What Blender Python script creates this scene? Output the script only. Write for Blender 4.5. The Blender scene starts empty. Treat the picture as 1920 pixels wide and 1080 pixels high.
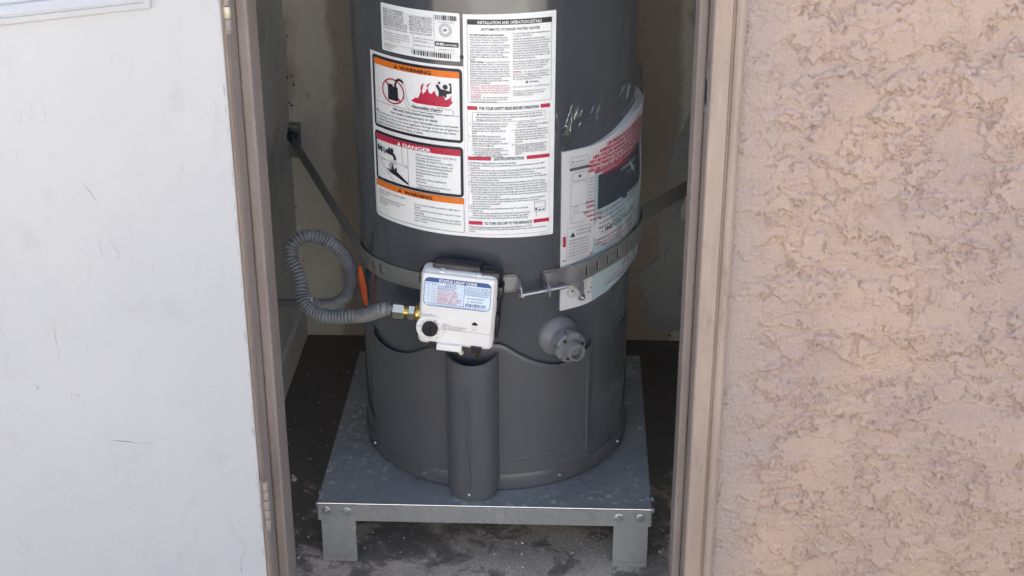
import bpy, bmesh, math, random
import numpy as np
from mathutils import Vector, Matrix
from mathutils.geometry import tessellate_polygon

random.seed(7)
S = bpy.context.scene
C = S.collection
PI = math.pi

# ------------------------------------------------------------------ camera
FPX, CAMP, PITCH, YAW, ROLL = 2895.8, (0.1445, -2.3328, 1.6346), .4336, -.0401, -.0016
cd = bpy.data.cameras.new('camera'); cam = bpy.data.objects.new('camera', cd); C.objects.link(cam)
cd.sensor_width = 36; cd.lens = 36 * FPX / 1920; cd.clip_start = .05; cd.clip_end = 500
fw = Vector((math.sin(YAW) * math.cos(PITCH), math.cos(YAW) * math.cos(PITCH), -math.sin(PITCH)))
rt = Vector((math.cos(YAW), -math.sin(YAW), 0)); up = rt.cross(fw)
r2 = rt * math.cos(ROLL) + up * math.sin(ROLL); u2 = up * math.cos(ROLL) - rt * math.sin(ROLL)
mw = Matrix((r2, u2, -fw)).transposed().to_4x4(); mw.translation = CAMP
cam.matrix_world = mw; S.camera = cam

# ------------------------------------------------------------------ light: the sun stands behind the house, the doorway is in open shade
EL, AZ = math.radians(52), math.radians(12)
W = bpy.data.worlds.new('World'); S.world = W; W.use_nodes = True
nt = W.node_tree; bg = nt.nodes['Background']
sky = nt.nodes.new('ShaderNodeTexSky'); sky.sky_type = 'NISHITA'; sky.sun_disc = False
sky.sun_elevation = EL; sky.sun_rotation = AZ; sky.dust_density = 5.2; sky.air_density = 0.66; sky.ozone_density = 0.52
nt.links.new(sky.outputs[0], bg.inputs[0]); bg.inputs[1].default_value = .13
sd = bpy.data.lights.new('sun', 'SUN'); sun = bpy.data.objects.new('sun', sd); C.objects.link(sun)
sd.energy = 5.0; sd.angle = math.radians(.53); sd.color = (1, .945, .855)
sv = Vector((math.sin(AZ) * math.cos(EL), math.cos(AZ) * math.cos(EL), math.sin(EL)))
sun.rotation_euler = sv.to_track_quat('Z', 'Y').to_euler(); sun.location = (0, 6, 8)
S.view_settings.view_transform = 'Standard'; S.view_settings.look = 'None'
S.view_settings.exposure = 2.3; S.view_settings.gamma = 1

# ------------------------------------------------------------------ constants of the place (metres)
TX, TY, R, H = .0076, .3052, .25, .124       # heater axis, radius, stand height
PW = .5958                                   # stand width
WF = -.17                                    # face of the outside wall
YB = .915                                    # closet back wall
XL, XR = -.48, .425                          # closet side walls


# ------------------------------------------------------------------ materials
def new_mat(name):
    m = bpy.data.materials.new(name); m.use_nodes = True
    n = m.node_tree; b = n.nodes['Principled BSDF']
    return m, n, b


def node(n, t, **k):
    x = n.nodes.new(t)
    for a, v in k.items():
        if a[0] == '_': setattr(x, a[1:], v)
        else: x.inputs[a].default_value = v
    return x


def ramp(n, fac, stops):
    r = n.nodes.new('ShaderNodeValToRGB'); e = r.color_ramp.elements
    while len(e) < len(stops): e.new(.5)
    for i, (p, c) in enumerate(stops):
        e[i].position = p; e[i].color = (*c, 1) if len(c) == 3 else c
    n.links.new(fac, r.inputs[0]); return r.outputs[0]


def mixc(n, fac, a, b, mode='MIX'):
    x = n.nodes.new('ShaderNodeMix'); x.data_type = 'RGBA'; x.blend_type = mode
    for i, v in ((0, fac), (6, a), (7, b)):
        if hasattr(v, 'is_linked') or hasattr(v, 'links'): n.links.new(v, x.inputs[i])
        else: x.inputs[i].default_value = v if i == 0 else (*v, 1)
    return x.outputs[2]


def noise(n, vec, scale, detail=4, rough=.55, dist=0):
    x = node(n, 'ShaderNodeTexNoise', Scale=scale, Detail=detail, Roughness=rough, Distortion=dist)
    n.links.new(vec, x.inputs['Vector']); return x.outputs['Fac']


def coords(n, scale=(1, 1, 1), loc=(0, 0, 0)):
    t = n.nodes.new('ShaderNodeTexCoord'); m = n.nodes.new('ShaderNodeMapping')
    m.inputs['Scale'].default_value = scale; m.inputs['Location'].default_value = loc
    n.links.new(t.outputs['Object'], m.inputs[0]); return m.outputs[0]


def bump(n, b, h, strength, dist=.002):
    x = node(n, 'ShaderNodeBump', Strength=strength, Distance=dist)
    n.links.new(h, x.inputs['Height']); n.links.new(x.outputs[0], b.inputs['Normal']); return x


def M(name, col, rough=.5, metal=0, var=.12, vs=15, bmp=0, bs=120, rvar=.1, spec=.5, coat=0):
    m, n, b = new_mat(name); v = coords(n)
    f = noise(n, v, vs, 5, .6)
    lo = tuple(c * (1 - var) for c in col); hi = tuple(min(1, c * (1 + var)) for c in col)
    n.links.new(ramp(n, f, [(.3, lo), (.7, hi)]), b.inputs['Base Color'])
    f2 = noise(n, v, vs * 2.7, 4, .6)
    n.links.new(ramp(n, f2, [(.3, (max(0, rough - rvar),) * 3), (.7, (min(1, rough + rvar),) * 3)]), b.inputs['Roughness'])
    b.inputs['Metallic'].default_value = metal; b.inputs['Specular IOR Level'].default_value = spec
    b.inputs['Coat Weight'].default_value = coat
    if bmp: bump(n, b, noise(n, v, bs, 3), bmp)
    return m


def mat_stucco():
    m, n, b = new_mat('stucco'); v = coords(n)
    big = noise(n, v, 3.2, 3, .6, .6)
    base = ramp(n, big, [(.3, (.42, .33, .292)), (.5, (.485, .368, .30)), (.72, (.545, .405, .305))])
    blot = noise(n, coords(n, loc=(3, 0, 7)), 9, 5, .7)
    base = mixc(n, ramp(n, blot, [(.58, (0, 0, 0)), (.73, (.5,) * 3)]), base, (.31, .215, .15))
    gr = noise(n, v, 330, 3, .7)
    base = mixc(n, ramp(n, gr, [(.36, (.22,) * 3), (.50, (0, 0, 0))]), base, (.34, .265, .22))
    pale = noise(n, coords(n, loc=(9, 4, 1)), 60, 4, .7)
    base = mixc(n, ramp(n, pale, [(.58, (0, 0, 0)), (.75, (.35,) * 3)]), base, (.60, .52, .46))
    # greyed weathered strip where the wall meets the door casing
    t = n.nodes.new('ShaderNodeTexCoord'); sx = n.nodes.new('ShaderNodeSeparateXYZ'); n.links.new(t.outputs['Object'], sx.inputs[0])
    ad = node(n, 'ShaderNodeMath', _operation='MULTIPLY_ADD'); n.links.new(noise(n, v, 16, 4, .7), ad.inputs[0]); ad.inputs[1].default_value = .07
    n.links.new(sx.outputs[0], ad.inputs[2])
    base = mixc(n, ramp(n, ad.outputs[0], [(.44, (.85,) * 3), (.50, (0, 0, 0))]), base, (.41, .34, .30))
    n.links.new(base, b.inputs['Base Color'])
    b.inputs['Roughness'].default_value = .92; b.inputs['Specular IOR Level'].default_value = .25
    h1 = noise(n, v, 300, 4, .7); h2 = noise(n, coords(n, scale=(1, 1, 1.8)), 90, 4, .65)
    ad2 = node(n, 'ShaderNodeMath', _operation='ADD'); n.links.new(h1, ad2.inputs[0]); n.links.new(h2, ad2.inputs[1])
    bump(n, b, ad2.outputs[0], .7, .0022)
    return m


def mat_ground():
    m, n, b = new_mat('concrete'); v = coords(n)
    f = noise(n, v, 7, 8, .68, .4)
    base = ramp(n, f, [(.3, (.34, .285, .22)), (.55, (.55, .475, .38)), (.75, (.68, .60, .49))])
    fine = noise(n, v, 170, 4, .7)
    base = mixc(n, ramp(n, fine, [(.35, (.55,) * 3), (.6, (0, 0, 0))]), base, (.20, .17, .14))
    # mould and soot grown over the closet floor (a stain with a shape of its own)
    t = n.nodes.new('ShaderNodeTexCoord'); s = n.nodes.new('ShaderNodeSeparateXYZ'); n.links.new(t.outputs['Object'], s.inputs[0])
    def mth(op, a, bb):
        x = node(n, 'ShaderNodeMath', _operation=op)
        for i, q in enumerate((a, bb)):
            if isinstance(q, (int, float)): x.inputs[i].default_value = q
            else: n.links.new(q, x.inputs[i])
        return x.outputs[0]
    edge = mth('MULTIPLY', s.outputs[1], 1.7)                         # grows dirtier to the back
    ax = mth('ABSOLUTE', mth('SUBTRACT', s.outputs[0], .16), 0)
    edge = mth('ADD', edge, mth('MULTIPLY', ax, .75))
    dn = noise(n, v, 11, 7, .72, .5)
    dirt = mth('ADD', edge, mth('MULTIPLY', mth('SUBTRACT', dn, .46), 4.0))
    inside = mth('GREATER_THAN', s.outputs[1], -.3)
    # yard darkened to cut bounced light; closet floor lightened and warmed against blue shade
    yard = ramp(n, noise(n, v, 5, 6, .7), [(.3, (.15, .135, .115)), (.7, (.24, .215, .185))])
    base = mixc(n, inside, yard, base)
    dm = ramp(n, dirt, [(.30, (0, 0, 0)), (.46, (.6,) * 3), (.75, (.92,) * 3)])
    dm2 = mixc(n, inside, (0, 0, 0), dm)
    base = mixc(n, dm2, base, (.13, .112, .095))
    spk = node(n, 'ShaderNodeTexVoronoi', Scale=75, Randomness=1); n.links.new(v, spk.inputs['Vector'])
    sp = ramp(n, spk.outputs['Distance'], [(.06, (.8,) * 3), (.10, (0, 0, 0))])
    msk = ramp(n, noise(n, v, 13, 2), [(.5, (0, 0, 0)), (.62, (.7,) * 3)])
    base = mixc(n, mixc(n, 1.0, sp, msk, 'MULTIPLY'), base, (.42, .39, .34))
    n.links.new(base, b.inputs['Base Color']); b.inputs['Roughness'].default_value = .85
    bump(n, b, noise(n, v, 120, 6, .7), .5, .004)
    return m


def mat_plaster(name, c1, c2, c3, seed, scale=(1, 1, 1), band=False):
    m, n, b = new_mat(name); v = coords(n, scale=scale, loc=(seed, seed * .7, seed * 1.3))
    f = noise(n, v, 4.5, 6, .62, .8)
    base = ramp(n, f, [(.36, c1), (.47, c2), (.56, c2), (.64, c3)])
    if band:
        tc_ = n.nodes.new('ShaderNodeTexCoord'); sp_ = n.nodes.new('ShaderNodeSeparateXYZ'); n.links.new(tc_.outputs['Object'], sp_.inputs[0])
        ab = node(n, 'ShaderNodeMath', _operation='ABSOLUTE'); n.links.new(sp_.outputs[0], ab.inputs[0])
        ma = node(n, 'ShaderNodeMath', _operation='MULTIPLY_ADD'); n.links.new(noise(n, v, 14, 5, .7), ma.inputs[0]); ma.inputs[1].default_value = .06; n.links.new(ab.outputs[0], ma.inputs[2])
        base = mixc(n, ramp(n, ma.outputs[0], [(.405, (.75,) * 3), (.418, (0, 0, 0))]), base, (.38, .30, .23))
    g = noise(n, v, 32, 6, .75)
    base = mixc(n, ramp(n, g, [(.62, (0, 0, 0)), (.74, (.5,) * 3)]), base, tuple(c * .45 for c in c1))
    n.links.new(base, b.inputs['Base Color']); b.inputs['Roughness'].default_value = .85
    bump(n, b, noise(n, v, 40, 6, .7), .4, .003)
    return m


def mat_door():
    m, n, b = new_mat('white_door_paint'); v = coords(n)
    f = noise(n, v, 2.4, 4, .6)
    base = ramp(n, f, [(.3, (.50, .508, .513)), (.7, (.55, .552, .548))])
    g = noise(n, coords(n, scale=(1, 1, .55), loc=(5, 2, 3)), 21, 6, .72, .6)
    base = mixc(n, ramp(n, g, [(.56, (0, 0, 0)), (.80, (.42,) * 3)]), base, (.38, .365, .34))
    g2 = noise(n, coords(n, loc=(1, 8, 2)), 140, 3, .6)
    base = mixc(n, ramp(n, g2, [(.72, (0, 0, 0)), (.76, (.5,) * 3)]), base, (.40, .38, .36))
    n.links.new(base, b.inputs['Base Color']); b.inputs['Roughness'].default_value = .42
    bump(n, b, noise(n, coords(n, scale=(1, 1, .35)), 55, 4, .6), .12, .002)
    return m


def mat_taupe(name='taupe_paint', col=(.30, .248, .215)):
    m, n, b = new_mat(name)
    v = coords(n, scale=(1, 1, .14)); f = noise(n, v, 26, 5, .65)
    base = ramp(n, f, [(.3, tuple(c * .82 for c in col)), (.7, tuple(c * 1.12 for c in col))])
    v2 = coords(n, scale=(1, 1, .4), loc=(2, 4, 1)); g = noise(n, v2, 38, 6, .75)
    base = mixc(n, ramp(n, g, [(.55, (0, 0, 0)), (.70, (.6,) * 3)]), base, (.18, .145, .13))
    w = noise(n, coords(n, scale=(1, 1, .5), loc=(7, 1, 5)), 90, 4, .7)
    base = mixc(n, ramp(n, w, [(.68, (0, 0, 0)), (.74, (.6,) * 3)]), base, (.55, .48, .43))
    n.links.new(base, b.inputs['Base Color']); b.inputs['Roughness'].default_value = .6
    bump(n, b, noise(n, coords(n, scale=(1, 1, .12)), 130, 4, .65), .35, .0015)
    return m


def mat_galv(name, rough=.36, col=(.40, .42, .43), metal=.85, flakes=False):
    m, n, b = new_mat(name); v = coords(n)
    vo = node(n, 'ShaderNodeTexVoronoi', Scale=85); n.links.new(v, vo.inputs['Vector'])
    f = noise(n, v, 7, 5, .65, .4)
    sp = mixc(n, .35, ramp(n, f, [(.3, tuple(c * .65 for c in col)), (.7, tuple(c * 1.15 for c in col))]), col)
    bw = n.nodes.new('ShaderNodeRGBToBW'); n.links.new(vo.outputs['Color'], bw.inputs[0])
    sp = mixc(n, ramp(n, bw.outputs[0], [(.25, (0, 0, 0)), (.85, (.3,) * 3)]), sp, tuple(min(1, c * 1.25) for c in col))
    if flakes:                                   # dusty paw-like flecks where water dried
        v3 = node(n, 'ShaderNodeTexVoronoi', Scale=58, Randomness=1); v3.distance = 'CHEBYCHEV'
        vd = node(n, 'ShaderNodeTexNoise', Scale=70, Detail=3); n.links.new(v, vd.inputs['Vector'])
        va = node(n, 'ShaderNodeVectorMath', _operation='MULTIPLY_ADD'); n.links.new(vd.outputs['Color'], va.inputs[0]); va.inputs[1].default_value = (.02, .02, .02); n.links.new(v, va.inputs[2]); n.links.new(va.outputs[0], v3.inputs['Vector'])
        f3 = ramp(n, v3.outputs['Distance'], [(.20, (.9,) * 3), (.32, (0, 0, 0))])
        m3 = ramp(n, noise(n, coords(n, loc=(.4, .1, 0)), 5, 5, .75), [(.48, (0, 0, 0)), (.64, (.8,) * 3)])
        sp = mixc(n, mixc(n, 1.0, f3, m3, 'MULTIPLY'), sp, (.95, .97, .97))
    wd = noise(n, v, 24, 6, .75)
    sp = mixc(n, ramp(n, wd, [(.62, (0, 0, 0)), (.72, (.4,) * 3)]), sp, (.62, .64, .64))
    n.links.new(sp, b.inputs['Base Color'])
    n.links.new(ramp(n, bw.outputs[0], [(.2, (rough + .12,) * 3), (.8, (rough - .06,) * 3)]), b.inputs['Roughness'])
    b.inputs['Metallic'].default_value = metal
    bump(n, b, noise(n, v, 60, 4), .08, .002)
    return m


def mat_film(add=0.0):
    m, n, b = new_mat('clear_plastic_film')
    tr = n.nodes.new('ShaderNodeBsdfTransparent'); tr.inputs[0].default_value = (.97, .98, .985, 1)
    gl = n.nodes.new('ShaderNodeBsdfGlossy'); gl.inputs['Roughness'].default_value = .08
    lw = n.nodes.new('ShaderNodeLayerWeight'); lw.inputs['Blend'].default_value = .22
    bp = node(n, 'ShaderNodeBump', Strength=.35, Distance=.004); n.links.new(noise(n, coords(n, scale=(1, 1, .45)), 45, 5, .6, 1.2), bp.inputs['Height'])
    n.links.new(bp.outputs[0], gl.inputs['Normal']); n.links.new(bp.outputs[0], lw.inputs['Normal'])
    mx = n.nodes.new('ShaderNodeMixShader'); n.links.new(ramp(n, lw.outputs['Facing'], [(.0, (.025 + add,) * 3), (.55, (.06 + add,) * 3), (1, (.4,) * 3)]), mx.inputs[0]); n.links.new(tr.outputs[0], mx.inputs[1]); n.links.new(gl.outputs[0], mx.inputs[2])
    n.links.new(mx.outputs[0], n.nodes['Material Output'].inputs['Surface'])
    return m


MT = dict(
    stucco=mat_stucco(), ground=mat_ground(), door=mat_door(), taupe=mat_taupe(),
    casing=mat_taupe('taupe_paint_lit', (.375, .292, .235)),  # same paint as the jambs, its stronger light put into the colour
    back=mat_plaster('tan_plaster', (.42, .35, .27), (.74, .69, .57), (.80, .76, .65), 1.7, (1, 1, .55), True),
    side=mat_plaster('grey_plaster', (.54, .535, .51), (.70, .70, .67), (.76, .76, .73), 4.1),
    patch=mat_plaster('pale_mortar', (.38, .38, .36), (.47, .47, .45), (.52, .52, .50), 8.3),
    tank=M('tank_paint', (.066, .071, .078), .15, 0, .07, 4, 0, 300, .03, spec=.75, coat=.3),
    cover=M('cover_paint', (.079, .081, .088), .33, 0, .08, 5, 0, 300, .05),
    plastic=M('grey_plastic', (.165, .166, .17), .45, 0, .06, 30),
    galv=mat_galv('galvanised_sheet', .38, (.40, .44, .45), .6, True), galv2=mat_galv('galvanised_leg', .5, (.30, .31, .315), .6),
    strap=mat_galv('strap_steel', .46, (.29, .29, .265), .55),
    zinc=M('zinc_plate', (.46, .47, .48), .3, .92, .03, 20, rvar=.03), zyel=M('yellow_zinc', (.55, .56, .25), .3, .9, .1, 60),
    dullbrass=M('dull_brass', (.60, .53, .40), .45, .3, .15, 60), brass=M('brass', (.62, .45, .12), .28, 1, .15, 50), nickel=M('bright_nut', (.72, .68, .50), .2, 1, .1, 60),
    hose=M('grey_coated_hose', (.165, .17, .172), .36, 0, .22, 40, .08, 200),
    white=M('white_plastic', (.78, .77, .74), .4, 0, .03, 20), black=M('black_plastic', (.012, .013, .017), .38, 0, .2, 30),
    label=M('label_white', (.86, .87, .85), .3, 0, .02, 8, coat=.2), ink=M('black_ink', (.018, .019, .026), .35, 0, .1, 60),
    tink=M('grey_ink', (.11, .11, .115), .5, 0, .05, 60), red=M('red_ink', (.50, .022, .06), .35, 0, .08, 60),
    pink=M('pale_red_ink', (.62, .22, .26), .45, 0, .08, 60), orange=M('orange_ink', (.80, .19, .015), .35, 0, .06, 60),
    paper=M('booklet_paper', (.70, .685, .67), .5, 0, .04, 12), pagecyan=M('booklet_blue_page', (.44, .54, .56), .5, 0, .06, 12),
    navy=M('navy_ink', (.035, .045, .062), .5, 0, .12, 30), blue=M('blue_ink', (.045, .11, .30), .4, 0, .05, 50),
    skyl=M('pale_blue_label', (.74, .85, .93), .25, 0, .03, 20, coat=.3), orangep=M('orange_plastic', (.55, .09, .02), .5, 0, .1, 20),
    film=mat_film(), film2=mat_film(.14), crease=mat_film(.38), dark=M('dark_hole', (.012, .012, .013), .8, 0, .1, 30), roof=M('roof_board', (.44, .435, .40), .8, 0, .1, 6),
    bluebolt=M('blued_steel', (.06, .08, .11), .35, .8, .2, 60), chip=M('paint_chip', (.55, .53, .49), .7, 0, .25, 90),
    mould=M('mould', (.035, .03, .025), .9, 0, .2, 60), scuff3=M('pale_scuff', (.16, .16, .165), .6, 0, .2, 80), scuff=M('scuff', (.25, .235, .225), .8, 0, .3, 70), scuff2=M('rub_mark', (.42, .41, .40), .8, 0, .15, 70),
)


# ------------------------------------------------------------------ mesh helpers
class MB:
    def __init__(s): s.v = []; s.f = []
    def add(s, v, f):
        o = len(s.v); s.v += [tuple(p) for p in v]; s.f += [tuple(i + o for i in q) for q in f]; return s
    def box(s, x0, x1, y0, y1, z0, z1):
        return s.add([(x0, y0, z0), (x1, y0, z0), (x1, y1, z0), (x0, y1, z0), (x0, y0, z1), (x1, y0, z1), (x1, y1, z1), (x0, y1, z1)],
                     [(0, 3, 2, 1), (4, 5, 6, 7), (0, 1, 5, 4), (1, 2, 6, 5), (2, 3, 7, 6), (3, 0, 4, 7)])
    def grid(s, P):                           # P[i][j] points
        a, b = len(P), len(P[0])
        return s.add([p for r in P for p in r], [(i * b + j, i * b + j + 1, (i + 1) * b + j + 1, (i + 1) * b + j) for i in range(a - 1) for j in range(b - 1)])
    def rings(s, rg, close=True, caps=True):  # list of rings of points
        n = len(rg[0]); o = len(s.v); f = []
        for i in range(len(rg) - 1):
            for j in range(n if close else n - 1):
                k = (j + 1) % n
                f.append((i * n + j, i * n + k, (i + 1) * n + k, (i + 1) * n + j))
        if caps: f += [tuple(range(n - 1, -1, -1)), tuple((len(rg) - 1) * n + j for j in range(n))]
        return s.add([p for r in rg for p in r], f)
    def lathe(s, prof, org, ax, n=24, caps=True):   # prof: (radius, distance along axis)
        ax = Vector(ax).normalized(); a = ax.orthogonal().normalized(); b = ax.cross(a); org = Vector(org)
        return s.rings([[org + ax * d + (a * math.cos(2 * PI * j / n) + b * math.sin(2 * PI * j / n)) * r for j in range(n)] for r, d in prof], True, caps)
    def tube(s, path, r, n=14):
        path = [Vector(p) for p in path]; N = len(path); rg = []; a = None
        for i, p in enumerate(path):
            t = (path[min(i + 1, N - 1)] - path[max(i - 1, 0)]).normalized()
            a = t.orthogonal().normalized() if a is None else (a - t * a.dot(t)).normalized()
            b = t.cross(a); rr = r[i] if hasattr(r, '__len__') else r
            rg.append([p + (a * math.cos(2 * PI * j / n) + b * math.sin(2 * PI * j / n)) * rr for j in range(n)])
        return s.rings(rg)
    def build(s, name, mat, parent=None, smooth=False, bevel=0, seg=2, ang=.7):
        me = bpy.data.meshes.new(name); me.from_pydata(s.v, [], s.f); me.update()
        if bevel:
            bm = bmesh.new(); bm.from_mesh(me); bmesh.ops.remove_doubles(bm, verts=bm.verts, dist=1e-6)
            ed = [e for e in bm.edges if len(e.link_faces) == 2 and e.calc_face_angle(0) > ang]
            bmesh.ops.bevel(bm, geom=ed, offset=bevel, segments=seg, affect='EDGES', profile=.5, clamp_overlap=True)
            bm.to_mesh(me); bm.free()
        return link(name, me, mat, parent, smooth)


def link(name, me, mat, parent=None, smooth=False):
    bm = bmesh.new(); bm.from_mesh(me); bmesh.ops.recalc_face_normals(bm, faces=bm.faces)
    if smooth:
        for f in bm.faces: f.smooth = True
        for e in bm.edges:
            if len(e.link_faces) == 2 and e.calc_face_angle(0) > .6: e.smooth = False
    bm.to_mesh(me); bm.free()
    o = bpy.data.objects.new(name, me); C.objects.link(o)
    me.materials.append(MT[mat] if isinstance(mat, str) else mat)
    if parent: o.parent = parent
    return o


def tag(o, label=None, cat=None, group=None, kind=None):
    for k, v in (('label', label), ('category', cat), ('group', group), ('kind', kind)):
        if v: o[k] = v
    return o


def empty(name, loc, rz=0):
    o = bpy.data.objects.new(name, None); C.objects.link(o); o.location = loc; o.rotation_euler = (0, 0, rz); o.empty_display_size = .05
    return o


# ------------------------------------------------------------------ numpy noise for the trowelled stucco
def perlin(x, y, seed):
    rng = np.random.RandomState(seed); p = rng.permutation(512); p = np.concatenate([p, p]); ga = rng.rand(512) * 2 * PI
    xi = np.floor(x).astype(int); yi = np.floor(y).astype(int); xf = x - xi; yf = y - yi; xi &= 511; yi &= 511
    u = xf * xf * xf * (xf * (xf * 6 - 15) + 10); v = yf * yf * yf * (yf * (yf * 6 - 15) + 10)
    def g(a, b, dx, dy):
        h = ga[p[p[a & 511] + (b & 511)] & 511]; return np.cos(h) * dx + np.sin(h) * dy
    n0 = g(xi, yi, xf, yf) * (1 - u) + g(xi + 1, yi, xf - 1, yf) * u
    n1 = g(xi, yi + 1, xf, yf - 1) * (1 - u) + g(xi + 1, yi + 1, xf - 1, yf - 1) * u
    return n0 * (1 - v) + n1 * v


def fbm(x, y, seed, o=4, gain=.5):
    s = 0; a = 1
    for k in range(o): s = s + a * perlin(x * 2 ** k + 17.3 * k, y * 2 ** k + 9.1 * k, seed + k); a *= gain
    return s


def sstep(a, b, x):
    t = np.clip((x - a) / (b - a), 0, 1); return t * t * (3 - 2 * t)


def stucco_height(x, z):
    wx = fbm(x * 22, z * 22, 11, 4, .6) * .020; wz = fbm(x * 22, z * 22, 31, 4, .6) * .016
    a = fbm((x + wx) * 6.5, (z + wz) * 11, 51, 5, .58)                   # trowelled sheets
    b = fbm((x + wx * 1.4) * 19 + 5, (z + wz * 1.4) * 29, 71, 4, .6)    # smaller dabs
    grit = fbm(x * 210, z * 250, 91, 3, .7)
    mid = fbm(x * 60, z * 85, 101, 3, .6)
    rag = fbm(x * 75, z * 75, 151, 3, .65) * .16                        # ragged edges of the dabs
    pa = sstep(.02, .04, a + rag); pb = sstep(.17, .19, b + rag)
    pc = sstep(.30, .33, fbm((x + wx) * 9 + 3, (z + wz) * 15 + 8, 131, 4, .6) + rag)
    smooth = np.maximum(pa, pb)
    h = .0046 * pa + .0046 * pb * (1 - .5 * pa) + .0042 * pc
    h = h + (grit * .0015 + mid * .0018) * (1 - .62 * smooth) + grit * .0003
    near = sstep(.47, .41, x)                                           # smoother feathered strip beside the casing
    return h * (1 - .6 * near) + near * grit * .0012


# ================================================================== THE SETTING
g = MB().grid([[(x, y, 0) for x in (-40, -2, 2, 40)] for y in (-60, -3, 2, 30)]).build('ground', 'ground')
tag(g, kind='structure')

# outside wall, right of the doorway: one dense relief sheet
xs = np.concatenate([np.arange(.388, 1.0, .00155), np.arange(1.0, 1.5, .006), np.linspace(1.5, 2.6, 40)])
zs = np.concatenate([np.arange(0, 1.16, .00165), np.arange(1.16, 1.5, .006), np.linspace(1.5, 2.55, 40)])
X, Z = np.meshgrid(xs, zs); hh = stucco_height(X, Z)
nx, nz = len(xs), len(zs)
co = np.stack([X, WF - hh, Z], -1).reshape(-1, 3).astype(np.float32)
idx = np.arange(nx * nz).reshape(nz, nx)
q = np.stack([idx[:-1, :-1], idx[:-1, 1:], idx[1:, 1:], idx[1:, :-1]], -1).reshape(-1, 4)
me = bpy.data.meshes.new('stucco_wall'); me.vertices.add(len(co)); me.vertices.foreach_set('co', co.ravel())
me.loops.add(q.size); me.loops.foreach_set('vertex_index', q.ravel().astype(np.int32))
me.polygons.add(len(q)); me.polygons.foreach_set('loop_start', np.arange(0, q.size, 4, dtype=np.int32))
me.polygons.foreach_set('use_smooth', np.ones(len(q), dtype=bool)); me.update(calc_edges=True); me.validate()
wall = bpy.data.objects.new('stucco_wall', me); C.objects.link(wall); me.materials.append(MT['stucco'])
tag(wall, 'rough tan stucco wall with trowelled flakes beside the doorway', 'wall')
MB().box(.368, 2.6, WF + .004, -.05, 0, 2.55).build('wall_core', 'stucco', wall)
MB().box(-3.2, -.372, WF, -.05, 0, 2.55).build('wall_section', 'stucco', wall)
MB().box(-.3718, .3678, WF, -.05, 2.07, 2.55).build('wall_header', 'stucco', wall)

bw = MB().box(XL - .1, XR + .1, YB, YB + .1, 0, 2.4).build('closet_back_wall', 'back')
tag(bw, 'stained tan plaster back wall inside the heater closet', 'wall')
o = MB().box(XL - .1, XL, -.049, YB - .001, 0, 2.4).build('closet_side_wall', 'side')
tag(o, 'grey plaster closet wall behind the door hinge side, beside the gas hose', 'wall')
MB().box(XL + .0005, XL + .012, .02, YB - .004, 0, .085).build('baseboard', 'side', o, bevel=.002)
o = MB().box(XR, XR + .1, -.049, YB - .001, 0, 2.4).build('closet_side_wall', 'side')
tag(o, 'grey plaster closet wall beyond the right door jamb', 'wall')
o = MB().box(XL, XR, -.049, YB, 2.3, 2.4).build('closet_ceiling', 'side'); tag(o, kind='structure')
o = MB().box(-3.4, 2.8, -.22, 5, 2.56, 2.68).build('roof', 'roof'); tag(o, kind='structure')
o = MB().box(-9, 9, -6.2, -6.0, 0, 2.0).build('bounce_wall', 'roof'); tag(o, kind='structure')      # unseen sunlit wall across the yard, added to bounce warm light in
o = MB().box(-1.3, 2.9, -5.6, -3.6, .0, .03).build('patio_slab', 'patch'); tag(o, kind='structure')   # pale slab in the sun, mirrored in the tank

# pale mortar smeared on the back wall, right side
def blob(pts, y, d, name, mat, parent, n=5, jit=.004):
    P = []
    for i in range(len(pts)):
        a, b = pts[i], pts[(i + 1) % len(pts)]
        for k in range(n):
            t = k / n; P.append((a[0] + (b[0] - a[0]) * t + random.uniform(-jit, jit), a[1] + (b[1] - a[1]) * t + random.uniform(-jit, jit)))
    cx = sum(p[0] for p in P) / len(P); cz = sum(p[1] for p in P) / len(P)
    rg = [[(cx + (p[0] - cx) * k, y - h, cz + (p[1] - cz) * k) for p in P] for k, h in ((1.0, 0), (.975, d * .7), (.9, d), (.5, d * 1.25), (.05, d * 1.3))]
    return MB().rings(rg).build(name, mat, parent, True)
blob([(.303, .180), (.312, .140), (.330, .060), (.345, .028), (.385, .022), (.423, .03), (.423, .30), (.39, .31), (.365, .22), (.34, .20)], YB, .006, 'mortar_patch', 'patch', bw)
blob([(.345, .30), (.355, .20), (.385, .19), (.40, .34), (.423, .40), (.423, .62), (.39, .52), (.36, .44)], YB, .004, 'mortar_patch', 'patch', bw)

rng = random.Random(5); spk = MB()
for k in range(46):
    x, z = rng.choice(((XL + abs(rng.gauss(.004, .005)), rng.uniform(.05, .78)),) * 4 + ((XL + rng.uniform(.01, .04), rng.gauss(.60, .012)),) + ((rng.uniform(-.46, .40), rng.uniform(.004, .05)),) * 3); r_ = rng.uniform(.0008, .0034)
    P_ = [(x + r_ * rng.uniform(.4, 1) * math.cos(2 * PI * i / 7), z + r_ * rng.uniform(.5, 1.3) * math.sin(2 * PI * i / 7)) for i in range(7)]
    spk.rings([[(p[0], YB + .001, p[1]) for p in P_], [(p[0], YB - .0012, p[1]) for p in P_]])
tag(spk.build('mould_specks', 'mould', bw), kind='stuff')

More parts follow.
